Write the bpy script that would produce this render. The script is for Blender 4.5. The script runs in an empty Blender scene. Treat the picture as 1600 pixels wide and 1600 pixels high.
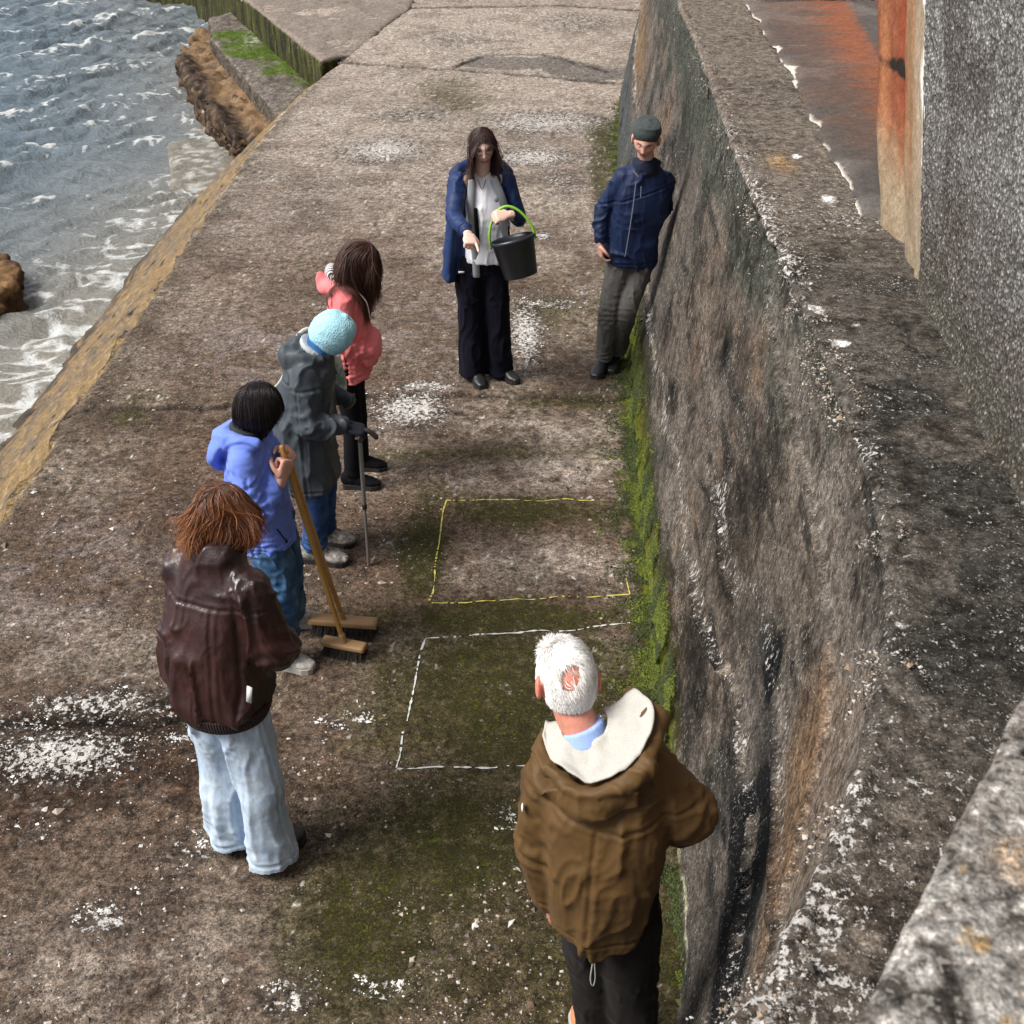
import bpy, bmesh, math, random
import numpy as np
from mathutils import Vector, Matrix

random.seed(7)
rng = np.random.default_rng(7)
scene = bpy.context.scene
R = math.radians

# ------------------------------------------------------------------ camera
cam_d = bpy.data.cameras.new("camera")
cam = bpy.data.objects.new("camera", cam_d)
scene.collection.objects.link(cam)
cam.location = (0, 0, 3.78)
cam.rotation_euler = (R(90 - 32.2), 0, 0)
cam_d.sensor_width = 36
cam_d.sensor_height = 36
cam_d.lens = 42.75
cam_d.clip_start = 0.05
cam_d.clip_end = 9000
cam_d.dof.use_dof = True
cam_d.dof.focus_distance = 6.0
cam_d.dof.aperture_fstop = 14.0
scene.camera = cam

# ------------------------------------------------------------------ sky and sun
SUN_EL, SUN_AZ = 50, -108       # azimuth measured from +Y towards +X
w = bpy.data.worlds.new("World")
scene.world = w
w.use_nodes = True
nt = w.node_tree
nt.nodes.clear()
wo = nt.nodes.new('ShaderNodeOutputWorld')
bg = nt.nodes.new('ShaderNodeBackground')
sky = nt.nodes.new('ShaderNodeTexSky')
sky.sky_type = 'NISHITA'
sky.sun_disc = False
sky.sun_elevation = R(SUN_EL)
sky.sun_rotation = R(SUN_AZ)
tc = nt.nodes.new('ShaderNodeTexCoord')
cn = nt.nodes.new('ShaderNodeTexNoise')
cn.inputs['Scale'].default_value = 2.6
cn.inputs['Detail'].default_value = 6
cr = nt.nodes.new('ShaderNodeValToRGB')
cr.color_ramp.elements[0].position = 0.28
cr.color_ramp.elements[1].position = 0.55
mx = nt.nodes.new('ShaderNodeMix'); mx.data_type = 'RGBA'
mx.inputs[7].default_value = (8.6, 9.0, 9.6, 1)      # thin bright cloud
nt.links.new(tc.outputs['Generated'], cn.inputs['Vector'])
nt.links.new(cn.outputs['Fac'], cr.inputs['Fac'])
nt.links.new(cr.outputs['Color'], mx.inputs[0])
nt.links.new(sky.outputs['Color'], mx.inputs[6])
# gradient added to the unseen sky: brighter seaward, dimmed landward to darken right-hand sides
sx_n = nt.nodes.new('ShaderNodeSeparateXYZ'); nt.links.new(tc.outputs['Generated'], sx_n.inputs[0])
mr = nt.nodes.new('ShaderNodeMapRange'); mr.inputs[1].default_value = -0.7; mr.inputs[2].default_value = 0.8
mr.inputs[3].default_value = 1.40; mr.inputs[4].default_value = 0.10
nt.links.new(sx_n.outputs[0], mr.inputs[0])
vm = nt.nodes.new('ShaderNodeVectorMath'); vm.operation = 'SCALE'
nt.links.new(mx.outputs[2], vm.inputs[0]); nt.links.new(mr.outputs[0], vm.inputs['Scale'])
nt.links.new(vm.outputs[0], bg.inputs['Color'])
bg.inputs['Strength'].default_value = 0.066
nt.links.new(bg.outputs[0], wo.inputs[0])

sd = bpy.data.lights.new("sun", 'SUN')
sd.energy = 4.5
sd.angle = R(30)
sd.color = (1.0, 0.95, 0.88)
sun = bpy.data.objects.new("sun", sd)
scene.collection.objects.link(sun)
_s = Vector((math.sin(R(SUN_AZ)) * math.cos(R(SUN_EL)), math.cos(R(SUN_AZ)) * math.cos(R(SUN_EL)), math.sin(R(SUN_EL))))
sun.rotation_euler = _s.to_track_quat('Z', 'Y').to_euler()

scene.view_settings.view_transform = 'Standard'
scene.view_settings.look = 'None'
scene.view_settings.gamma = 1
scene.view_settings.exposure = 0.38
scene.cycles.max_bounces = 6

# ------------------------------------------------------------------ noise in numpy
def _h(i, j, k, seed):
    n = (i * 374761393 + j * 668265263 + k * 2147483647 * 3 + seed * 144269504) & 0xffffffff
    n = ((n ^ (n >> 13)) * 1274126177) & 0xffffffff
    n = ((n ^ (n >> 16)) * 2246822519) & 0xffffffff
    return ((n ^ (n >> 15)) & 0xffff) / 65535.0

def vnoise(P, seed=0):
    """value noise, P (n,3) -> -1..1"""
    P = np.asarray(P, float)
    F = np.floor(P).astype(np.int64)
    t = P - F
    t = t * t * t * (t * (t * 6 - 15) + 10)
    i, j, k = F[:, 0], F[:, 1], F[:, 2]
    r = 0
    for a in (0, 1):
        wa = t[:, 0] if a else 1 - t[:, 0]
        for b in (0, 1):
            wb = t[:, 1] if b else 1 - t[:, 1]
            for c in (0, 1):
                wc = t[:, 2] if c else 1 - t[:, 2]
                r = r + wa * wb * wc * _h(i + a, j + b, k + c, seed)
    return r * 2 - 1

def fbm(P, octv=4, seed=0, gain=0.5, lac=2.03):
    P = np.asarray(P, float)
    s, a, tot = 0, 1.0, 0
    for o in range(octv):
        s = s + a * vnoise(P * (lac ** o) + o * 17.3, seed + o)
        tot += a
        a *= gain
    return s / tot * 1.6

def ridge(P, octv=3, seed=0):
    P = np.asarray(P, float)
    s, a, tot = 0, 1.0, 0
    for o in range(octv):
        s = s + a * (1 - np.abs(vnoise(P * (2.05 ** o) + o * 9.1, seed + o)) * 1.6)
        tot += a
        a *= 0.5
    return s / tot

def P3(x, y, z=0.0):
    x = np.asarray(x, float)
    return np.stack([x, np.broadcast_to(y, x.shape), np.broadcast_to(z, x.shape)], -1).reshape(-1, 3)

def sstep(a, b, x):
    t = np.clip((x - a) / (b - a), 0, 1)
    return t * t * (3 - 2 * t)

def mixc(c, col, m):
    m = np.clip(m, 0, 1)[:, None]
    return c * (1 - m) + np.array(col)[None, :] * m

# ------------------------------------------------------------------ object helpers
def tag(o, label=None, cat=None, group=None, kind=None):
    if label: o['label'] = label
    if cat: o['category'] = cat
    if group: o['group'] = group
    if kind: o['kind'] = kind
    return o

def empty(name, loc, label, cat, group=None):
    o = bpy.data.objects.new(name, None)
    o.location = loc
    o.empty_display_size = 0.1
    scene.collection.objects.link(o)
    return tag(o, label, cat, group)

def mesh_obj(name, V, F, mat=None, parent=None, col=None, smooth=True, mats=None, midx=None, msk=None):
    """V world coordinates; F list of tuples or an (n,3|4) array"""
    V = np.asarray(V, float)
    if parent is not None:
        V = V - np.array(parent_origin(parent))
    me = bpy.data.meshes.new(name)
    if isinstance(F, np.ndarray):
        n, k = F.shape
        me.vertices.add(len(V)); me.loops.add(n * k); me.polygons.add(n)
        me.vertices.foreach_set('co', V.astype(np.float32).ravel())
        me.loops.foreach_set('vertex_index', F.astype(np.int32).ravel())
        me.polygons.foreach_set('loop_start', np.arange(0, n * k, k, dtype=np.int32))
        me.update(calc_edges=True)
        me.validate()
    else:
        me.from_pydata([tuple(v) for v in V], [], [tuple(f) for f in F])
        me.update()
    me.polygons.foreach_set('use_smooth', np.full(len(me.polygons), smooth))
    for m in (mats or [mat]):
        if m: me.materials.append(m)
    if midx is not None:
        me.polygons.foreach_set('material_index', np.asarray(midx, np.int32))
    if col is not None:
        at = me.color_attributes.new('Col', 'FLOAT_COLOR', 'POINT')
        c = np.ones((len(V), 4), np.float32); c[:, :3] = col
        at.data.foreach_set('color', c.ravel())
    if msk is not None:
        at = me.color_attributes.new('Msk', 'FLOAT_COLOR', 'POINT')
        c = np.zeros((len(V), 4), np.float32); c[:, :msk.shape[1]] = np.clip(msk, 0, 1)
        at.data.foreach_set('color', c.ravel())
    o = bpy.data.objects.new(name, me)
    scene.collection.objects.link(o)
    if parent is not None:
        o.parent = parent
    return o

_po = {}
def parent_origin(p):
    o = np.zeros(3)
    while p is not None:
        o = o + np.array(p.location); p = p.parent
    return o

def grid_faces(nu, nv):
    i = np.arange(nu - 1)[:, None] * nv + np.arange(nv - 1)[None, :]
    i = i.ravel()
    return np.stack([i, i + nv, i + nv + 1, i + 1], -1)

def merge(parts):
    V, F, n = [], [], 0
    for v, f in parts:
        v = np.asarray(v, float)
        V.append(v); F += [tuple(int(i) + n for i in q) for q in f]
        n += len(v)
    return np.concatenate(V), F

# ------------------------------------------------------------------ materials
class NB:
    def __init__(self, name):
        self.m = bpy.data.materials.new(name); self.m.use_nodes = True
        self.t = self.m.node_tree; self.N = self.t.nodes; self.L = self.t.links
        self.b = self.N['Principled BSDF']
        self.tc = self.N.new('ShaderNodeTexCoord')
    def n(self, typ, **kw):
        x = self.N.new(typ)
        for k, v in kw.items(): setattr(x, k, v)
        return x
    def link(self, a, b): self.L.new(a, b)
    def noise(self, scale, detail=4, rough=0.55, vec=None, dist=0.0):
        x = self.n('ShaderNodeTexNoise')
        x.inputs['Scale'].default_value = scale; x.inputs['Detail'].default_value = detail
        x.inputs['Roughness'].default_value = rough; x.inputs['Distortion'].default_value = dist
        self.link(vec or self.tc.outputs['Object'], x.inputs['Vector'])
        return x.outputs['Fac']
    def voro(self, scale, vec=None, feature='F1', out='Distance'):
        x = self.n('ShaderNodeTexVoronoi', feature=feature)
        x.inputs['Scale'].default_value = scale
        self.link(vec or self.tc.outputs['Object'], x.inputs['Vector'])
        return x.outputs[out]
    def mapping(self, scale):
        x = self.n('ShaderNodeMapping'); x.inputs['Scale'].default_value = scale
        self.link(self.tc.outputs['Object'], x.inputs['Vector'])
        return x.outputs['Vector']
    def ramp(self, fac, stops):
        x = self.n('ShaderNodeValToRGB')
        e = x.color_ramp.elements
        while len(e) < len(stops): e.new(0.5)
        for q, (p, c) in zip(e, stops):
            q.position = p
            q.color = (c, c, c, 1) if isinstance(c, (int, float)) else (*c, 1)
        self.link(fac, x.inputs['Fac'])
        return x.outputs['Color']
    def mix(self, fac, a, b, mode='MIX'):
        x = self.n('ShaderNodeMix', data_type='RGBA', blend_type=mode)
        for s, v in ((0, fac), (6, a), (7, b)):
            if isinstance(v, (int, float)): x.inputs[s].default_value = v if s == 0 else (v, v, v, 1)
            elif isinstance(v, tuple): x.inputs[s].default_value = (*v, 1)
            else: self.link(v, x.inputs[s])
        return x.outputs[2]
    def math(self, op, a, b):
        x = self.n('ShaderNodeMath', operation=op)
        for s, v in ((0, a), (1, b)):
            if isinstance(v, (int, float)): x.inputs[s].default_value = v
            else: self.link(v, x.inputs[s])
        return x.outputs[0]
    def attr(self, name='Col'):
        return self.n('ShaderNodeVertexColor', layer_name=name).outputs['Color']
    def bump(self, h, strength=0.5, dist=0.01, prev=None):
        x = self.n('ShaderNodeBump'); x.inputs['Strength'].default_value = strength
        x.inputs['Distance'].default_value = dist
        self.link(h, x.inputs['Height'])
        if prev: self.link(prev, x.inputs['Normal'])
        return x.outputs['Normal']
    def out(self, color=None, rough=None, normal=None, **kw):
        if color is not None:
            if isinstance(color, tuple): self.b.inputs['Base Color'].default_value = (*color, 1)
            else: self.link(color, self.b.inputs['Base Color'])
        if rough is not None:
            if isinstance(rough, (int, float)): self.b.inputs['Roughness'].default_value = rough
            else: self.link(rough, self.b.inputs['Roughness'])
        if normal is not None: self.link(normal, self.b.inputs['Normal'])
        for k, v in kw.items():
            self.b.inputs[k.replace('_', ' ')].default_value = v
        return self.m

def stone_mat(name, fine=1.0, speck=0.62, speck_scale=55, contrast=1.0, bump=0.9, rough=0.85, masks=False, msc=34, svec=None):
    """weathered concrete: the point colours times fine grain, with pale aggregate specks and dark pits"""
    b = NB(name)
    c = b.attr()
    g1 = b.noise(16 * fine, 8, 0.72)
    g2 = b.noise(120 * fine, 5, 0.8)
    g0 = b.noise(42 * fine, 3, 0.7)
    m1 = b.ramp(g1, [(0.30, 1 - 0.62 * contrast), (0.5, 1.0), (0.72, 1 + 0.75 * contrast)])
    m2 = b.ramp(g2, [(0.30, 1 - 0.72 * contrast), (0.5, 1.0), (0.70, 1 + 0.95 * contrast)])
    m0 = b.ramp(g0, [(0.34, 1 - 0.45 * contrast), (0.5, 1.0), (0.66, 1 + 0.45 * contrast)])
    c = b.mix(1.0, c, m1, 'MULTIPLY'); c = b.mix(1.0, c, m2, 'MULTIPLY'); c = b.mix(1.0, c, m0, 'MULTIPLY')
    # specks
    sp = b.noise(speck_scale * fine, 2, 0.5, b.mapping(svec) if svec else None)
    big = b.noise(3.5, 4, 0.6)
    thr = b.math('ADD', sp, b.math('MULTIPLY', b.math('SUBTRACT', big, 0.5), 0.35))
    sm = b.ramp(thr, [(speck, 0.0), (speck + 0.05, 1.0)])
    c = b.mix(b.math('MULTIPLY', sm, 0.75), c, (0.50, 0.46, 0.41))
    pit = b.ramp(b.voro(38 * fine), [(0.05, 1.0), (0.16, 0.0)])
    pitm = b.math('MULTIPLY', pit, b.ramp(b.noise(9, 2), [(0.5, 0.0), (0.6, 1.0)]))
    c = b.mix(b.math('MULTIPLY', pitm, 0.7), c, (0.02, 0.017, 0.015))
    extra = None
    if masks:
        # red: white crust, green: moss film, blue: dark damp; each breaks up at grain size
        sp3 = b.n('ShaderNodeSeparateColor'); b.link(b.attr('Msk'), sp3.inputs[0])
        nf_ = b.noise(msc, 8, 0.72, b.mapping(svec) if svec else None); nm_ = b.noise(11, 8, 0.7)
        dk = b.ramp(b.math('ADD', sp3.outputs[2], b.math('MULTIPLY', b.math('SUBTRACT', nm_, .5), 1.6)), [(.42, 0.0), (.62, 1.0)])
        c = b.mix(b.math('MULTIPLY', dk, .80), c, b.mix(1.0, c, (.30, .27, .25), 'MULTIPLY'))
        mo = b.ramp(b.math('ADD', sp3.outputs[1], b.math('MULTIPLY', b.math('SUBTRACT', b.math('ADD', b.math('MULTIPLY', nm_, .5), b.math('MULTIPLY', nf_, .5)), .5), 2.2)), [(.42, 0.0), (.62, 1.0)])
        mc = b.mix(b.ramp(b.math('ADD', b.math('MULTIPLY', nf_, .9), b.math('MULTIPLY', sp3.outputs[1], .62)), [(.86, 0.0), (1.10, 1.0)]), (.036, .032, .010), (.120, .138, .010))
        mc = b.mix(1.0, mc, m2, 'MULTIPLY')
        c = b.mix(b.math('MULTIPLY', mo, .92), c, mc)
        wh = b.ramp(b.math('ADD', sp3.outputs[0], b.math('MULTIPLY', b.math('SUBTRACT', nf_, .5), 3.0)), [(.50, 0.0), (.60, 1.0)])
        wcol = b.mix(1.0, (.66, .63, .60), b.ramp(g2, [(.3, .55), (.6, 1.1)]), 'MULTIPLY')
        c = b.mix(wh, c, wcol)
        extra = wh
    b.b.inputs['Specular IOR Level'].default_value = 0.12
    h = b.math('ADD', b.math('MULTIPLY', g1, 1.0), b.math('MULTIPLY', g2, 0.6))
    if extra is not None: h = b.math('ADD', h, b.math('MULTIPLY', extra, .45))
    h = b.math('ADD', h, b.math('MULTIPLY', sm, 0.3))
    h = b.math('SUBTRACT', h, b.math('MULTIPLY', pitm, 0.4))
    nrm = b.bump(h, bump, 0.014)
    return b.out(c, rough, nrm)

M = {}
M['quay'] = stone_mat('quay_concrete', 1.0, 0.665, 105, 1.22, 1.1, masks=True)
M['wall'] = stone_mat('wall_concrete', 1.15, 0.655, 110, 1.2, .9, masks=True, msc=62, svec=(1, .8, .40))
M['ledge'] = stone_mat('ledge_concrete', 1.0, 0.66, 60, 0.9, 0.9)

# ------------------------------------------------------------------ the quay
WHITE = [(-2.01,3.98,0.34,0.17,1.00), (-1.44,4.11,0.17,0.05,0.60), (-1.94,4.32,0.39,0.12,0.80), (-1.41,4.37,0.18,0.09,0.50), (-2.28,4.19,0.17,0.18,0.50), (-1.56,3.08,0.15,0.09,0.80), (-0.80,2.75,0.12,0.10,0.70), (-0.48,2.79,0.11,0.06,0.60), (-1.31,3.40,0.15,0.17,0.45), (-0.03,3.64,0.08,0.07,0.60), (-0.69,7.30,0.26,0.27,1.00), (-0.60,7.65,0.20,0.08,0.90), (0.10,8.56,0.14,0.60,1.00), (0.36,9.13,0.36,0.16,0.60), (-1.41,13.50,0.49,0.55,0.90), (0.38,14.72,0.84,0.58,0.80), (0.21,13.26,0.56,0.34,0.90), (0.53,12.45,0.33,0.66,0.50), (1.04,20.86,0.93,1.07,0.50), (-0.78,19.59,1.46,1.45,0.40), (0.29,10.71,0.08,0.11,1.00), (-0.76,4.21,0.17,0.06,0.60), (-1.24,15.02,0.70,0.45,0.50), (-2.15,12.23,0.59,0.42,0.25), (-1.95,3.53,0.16,0.07,0.40), (-1.83,2.96,0.14,0.14,0.35)]
TAN = [(0.16,6.48,0.51,0.24,1.00), (0.14,5.45,0.45,0.21,1.00), (0.25,6.98,0.46,0.18,0.60), (-2.64,9.47,0.79,0.84,0.40), (-0.64,12.02,1.92,1.68,0.50), (-0.98,19.59,2.94,2.94,1.00), (-3.75,21.70,1.07,2.34,1.00), (-0.48,4.80,0.10,0.15,0.30), (-2.25,14.43,1.50,1.71,0.60), (-1.34,2.91,0.47,0.28,0.50), (-0.81,6.77,0.24,0.50,0.50), (-1.84,11.43,1.23,1.15,0.50), (0.2,15.5,2.6,2.4,0.6)]
MOSS = [(0.00,4.99,0.56,0.12,1.00), (0.00,4.37,0.48,0.41,0.90), (0.07,6.00,0.53,0.16,0.80), (-0.40,6.68,0.80,0.10,0.60), (-0.21,3.46,0.39,0.34,0.70), (-0.58,3.08,0.22,0.33,1.00), (0.44,7.41,0.34,0.09,0.90), (-0.50,5.67,0.14,0.52,0.90), (1.05,13.89,0.16,1.06,0.90), (0.90,12.02,0.09,1.25,0.80), (-0.82,15.97,0.41,1.01,0.50), (0.31,9.06,0.30,0.33,0.50), (-2.56,7.20,0.13,0.12,0.60), (-0.66,4.99,0.17,0.11,0.60), (0.60,3.05,0.15,0.44,0.80), (-1.98,7.49,0.88,0.10,0.30), (0.35,3.3,0.45,1.0,0.5)]
BROWN = [(-2.2,9.2,0.5,0.9,0.6), (-1.6,3.9,0.9,0.45,0.9), (-2.1,3.7,0.8,0.3,0.8), (-1.9,7.0,0.8,0.6,0.5), (-1.9,10.0,0.8,1.0,0.7), (-1.4,3.2,0.3,0.2,0.7)]
JOINTS = [[(-3.0,4.16),(-2.3,4.20),(-1.8,4.19),(-1.35,4.24)],
          [(-2.95,7.27),(-2.67,7.3),(-2.04,7.37),(-0.88,7.51),(0.0,7.47),(0.9,7.44)],
          [(-2.45,17.94),(-0.89,17.5),(0.26,17.11),(1.6,16.6)],
          [(-2.60,17.6),(-2.47,17.82),(-2.12,20.34),(-1.75,22.17),(-0.44,22.29),(0.77,22.42),(2.4,21.82)],
          [(-0.8,17.62),(-0.37,18.45),(0.46,18.45),(1.32,17.42)],
          [(-2.9,10.25),(-1.6,10.05),(-0.56,10.2),(.2,10.3)], [(-0.7,12.8),(.1,12.1),(1.1,11.9)], [(-2.2,13.4),(-1.5,13.0),(-.9,13.1)], [(-1.2,19.6),(-.5,19.2),(.1,19.5)], [(-2.6,5.9),(-2.1,6.2),(-1.7,6.1),(-1.2,6.35)], [(-.2,2.6),(.1,3.1),(.05,3.5),(.3,3.75)]]

def ell_mask(x, y, L):
    m = np.zeros_like(x)
    for cx, cy, rx, ry, wt in L:
        d = ((x - cx) / rx) ** 2 + ((y - cy) / ry) ** 2
        m = np.maximum(m, wt * np.exp(-d * 0.75))
    return m

def seg_dist(x, y, pl):
    d = np.full(x.shape, 9.0)
    for (ax, ay), (bx, by) in zip(pl[:-1], pl[1:]):
        dx, dy = bx - ax, by - ay
        t = np.clip(((x - ax) * dx + (y - ay) * dy) / (dx * dx + dy * dy), 0, 1)
        d = np.minimum(d, np.hypot(x - ax - t * dx, y - ay - t * dy))
    return d

def base_x(y):
    """plan line of the sea wall's foot"""
    return np.interp(y, [2.0, 2.64, 3.4, 4.4, 6.15, 7.8, 9.47, 11, 14.7, 18.6, 23, 28],
                     [0.46, 0.62, 0.68, 0.705, 0.76, 0.84, 0.92, 1.0, 1.26, 1.72, 2.33, 3.1])

def quay_edge(y):
    return np.interp(y, [0, 13, 15, 17.2, 18.0, 18.6, 23, 30], [-3.02, -2.95, -2.86, -2.62, -2.45, -2.60, -4.75, -7.8])

def quay_h(x, y):
    x = np.asarray(x, float).ravel(); y = np.asarray(y, float).ravel()
    h = 0.012 * fbm(P3(x * .9, y * .9), 3, 3) + 0.006 * fbm(P3(x * 7, y * 7), 4, 5)
    ww = ell_mask(x, y, WHITE)
    h += 0.010 * ww * np.clip(fbm(P3(x * 22, y * 22), 3, 11) + .3, 0, 1)
    wob = 0.03 * fbm(P3(x * 6, y * 6), 3, 21)
    for k, j in enumerate(JOINTS):
        d = seg_dist(x + wob, y + wob, j)
        wd = (0.018 if k < 5 else 0.010) * np.maximum(1, y / 10)
        h -= (0.030 if k < 5 else 0.006) * np.exp(-(d / wd) ** 2)
    h += 0.025 * (seg_dist(x, y, [(-2.45, 19.5), (-2.1, 21), (-1.9, 22.2)]) < 0.25) * 0
    return h

ys = [1.2]
while ys[-1] < 30: ys.append(ys[-1] + 0.0042 * max(ys[-1], 2.5))
ys = np.array(ys)
us = np.linspace(0, 1, 400)
Y, U = np.meshgrid(ys, us, indexing='ij')
XL = quay_edge(Y); XR = base_x(Y) + 0.12
X = XL + (XR - XL) * U
x, y = X.ravel(), Y.ravel()
wob = 0.02 * fbm(P3(x * 0 + 3, y * 3), 3, 61)
x = x + wob * (1 - sstep(0, .02, U.ravel())) * 1.2
h = quay_h(x, y)
# the edge is rounded and worn
ed = (x - XL.ravel())
h -= 0.05 * np.exp(-(ed / 0.05) ** 2) * (1 + 0.6 * fbm(P3(x * 5, y * 5), 3, 9))
P2 = P3(x, y)
big = fbm(P2 * .7, 4, 31); mid = fbm(P2 * 3.2, 4, 33); fin = fbm(P2 * 14, 4, 35); vf = fbm(P2 * 40, 3, 36)
col = np.tile(np.array([[0.122, 0.088, 0.065]]), (len(x), 1))
col = mixc(col, (0.215, 0.170, 0.135), sstep(-.35, .5, mid + .5 * fin))
col = mixc(col, (0.105, 0.066, 0.044), sstep(-.2, .5, big + .3 * fin) * 0.65)
far = sstep(8.5, 15, y)
col = mixc(col, (0.315, 0.265, 0.228), far * (0.72 + .28 * np.clip(mid, -1, 1)))
col = mixc(col, (0.115, 0.070, 0.045), ell_mask(x, y, BROWN) * sstep(-.7, .3, fin + .4 * mid))
col = mixc(col, (0.400, 0.335, 0.285), ell_mask(x, y, TAN) * sstep(-1.1, .4, fin + .6 * mid) * .95)
col = mixc(col, (0.185, 0.150, 0.140), ell_mask(x, y, [(-1.9, 8.3, .7, .5, .8), (-2.4, 5.4, .5, .6, .7), (-.6, 8.6, .5, .8, .5), (-2.3, 11.5, .6, 1, .6), (-1.8, 5.6, .5, .4, .6)]) * sstep(-.6, .4, fin + mid))
col = mixc(col, (0.052, 0.034, 0.024), sstep(.15, .75, fbm(P2 * 2.1 + 40, 4, 38) + .3 * fin) * .6 * (1 - .5 * sstep(8, 14, y)))
ms = ell_mask(x, y, MOSS)
mossm = np.clip(ms * .62 + .12 * mid + .30 * np.exp(-((x + .05) / .80) ** 2) * sstep(7.6, 5, y), 0, .60)
col = mixc(col, (0.062, 0.052, 0.020), 0.8 * sstep(.05, .60, ms + .22 * mid + .2 * fin + .35 * np.exp(-((x + .05) / .9) ** 2) * sstep(5.4, 4.2, y)))
sq = ms * sstep(.1, .6, fin)

# moss band by the wall foot
bd = (base_x(y) - x)
band = np.exp(-np.clip(bd, 0, 9) / 0.09) * np.interp(y, [2, 3.7, 4.2, 7.5, 8.5, 11, 15, 20], [.35, .45, 1, 1, .8, .6, .7, .1])
bm = sstep(.25, .7, band + .2 * fin)
mossm = np.maximum(mossm, np.clip(band * 1.25, 0, .95))
h += bm * 0.005 * np.clip(fbm(P2 * 45, 3, 71) + .5, 0, 2)
# white crust
wm = ell_mask(x, y, WHITE)
wfine = fbm(P2 * np.array([30, 26, 1]), 4, 41)
wcut = sstep(.52, .84, wm * .9 + .50 * wfine + .12 * fin)
wcut *= (wm > .15)
whitem = np.clip(wm * .72, 0, .72) * (wm > .08)
wcut = wcut * 0
col = mixc(col, (0.050, 0.040, 0.033), sstep(.2, .5, wm) * sstep(.2, -.3, wfine) * .7)
col = mixc(col, (0.66, 0.63, 0.60), wcut)
sc_ = sstep(.98, 1.10, fbm(P2 * 30, 3, 43) + .30 * mid + .12 * far) 
col = mixc(col, (0.50, 0.47, 0.43), sc_ * .7)
# pale streaky crust on the far part
st = sstep(.45, .95, fbm(P2 * np.array([2.4, 5.5, 1]), 5, 47, .6) + .25 * far - .1) * far
whitem = np.maximum(whitem, st * .36)
# darker flush patch
pm = (seg_dist(x, y, [(-.3, 17.95), (.6, 17.85), (1.2, 17.2)]) + .08 * mid < .42) & (y < 18.5)
col = mixc(col, (0.12, 0.108, 0.098), pm * .8)
jw = 0.03 * fbm(P3(x * 6, y * 6), 3, 21)
for k, j in enumerate(JOINTS):
    d = seg_dist(x + jw, y + jw, j)
    wd = (0.032 if k < 5 else 0.016) * np.maximum(1, y / 10)
    col = mixc(col, (0.026, 0.020, 0.016), np.exp(-(d / wd) ** 2) * (.95 if k < 5 else .5) * sstep(-1.1, -.4, mid + fin))
# dark green fringe near the seaward edge
col = mixc(col, (0.075, 0.062, 0.045), np.exp(-(ed / .22) ** 2) * sstep(-.5, .3, fin) * (y < 17) * .8)
col = mixc(col, (0.23, 0.155, 0.07), np.exp(-(ed / .06) ** 2) * sstep(-.3, .2, fin + mid) * (y < 17))
damp = np.clip(.42 * ell_mask(x, y, BROWN) + .35 * ell_mask(x, y, [(-1.9, 4.1, .8, .5, 1), (-2.3, 3.2, .5, .5, .9), (-.9, 3.0, .3, .4, .7), (0, 7.2, 1, .12, 1), (0.1, 5.95, .7, .10, .8), (.1, 5.02, .6, .12, 1), (-.2, 3.3, .6, .5, .6)]) + .12 * mid + .10, 0, .7) * (1 - .6 * far)
quay = mesh_obj('quay', np.stack([x, y, h], -1), grid_faces(len(ys), len(us)), M['quay'], col=col, msk=np.stack([whitem, mossm, damp], -1))
tag(quay, 'broad worn brown concrete quay with mossy bands and white crust', 'quay', kind='structure')

# the sloping seaward face, algae stained
nf = 46
t = np.linspace(0, 1, nf)
ysf = ys[(ys < 17.9)]
Y, T = np.meshgrid(ysf, t, indexing='ij')
qx0, qh0 = x.reshape(len(ys), len(us))[:len(ysf), 0], h.reshape(len(ys), len(us))[:len(ysf), 0]
xx = (qx0[:, None] - T * 1.72).ravel(); yy = Y.ravel(); zz = (qh0[:, None] - T * 1.52).ravel()
n = fbm(P3(xx * 3, yy * 3, zz * 3), 4, 81); n2 = fbm(P3(xx * 14, yy * 14, zz * 14), 4, 82)
xx = xx + (0.03 * n + .01 * n2) * np.minimum(1, T.ravel() * 8); zz = zz + (.05 * n + .02 * n2) * np.minimum(1, T.ravel() * 8)
col = np.tile(np.array([[0.205, 0.135, 0.065]]), (len(xx), 1))
col = mixc(col, (0.12, 0.095, 0.070), sstep(-.3, .4, n2 + .5 * n))
col = mixc(col, (0.27, 0.19, 0.10), sstep(.3, .8, n2 - .3 * n))
col = mixc(col, (0.012, 0.012, 0.010), sstep(.80, .95, fbm(P3(xx * 11, yy * 11, zz * 11), 2, 88)))
col = mixc(col, (0.05, 0.04, 0.03), sstep(.55, .8, T.ravel() + .2 * n2))
M['algae'] = stone_mat('algae_concrete', 1.0, 0.74, 50, 0.6, 0.7, 0.6)
qf = mesh_obj('quay_face', np.stack([xx, yy, zz], -1), grid_faces(len(ysf), nf), M['algae'], col=col)
tag(qf, 'sloping seaward face of the quay under ochre algae', 'quay face', kind='structure')

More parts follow.
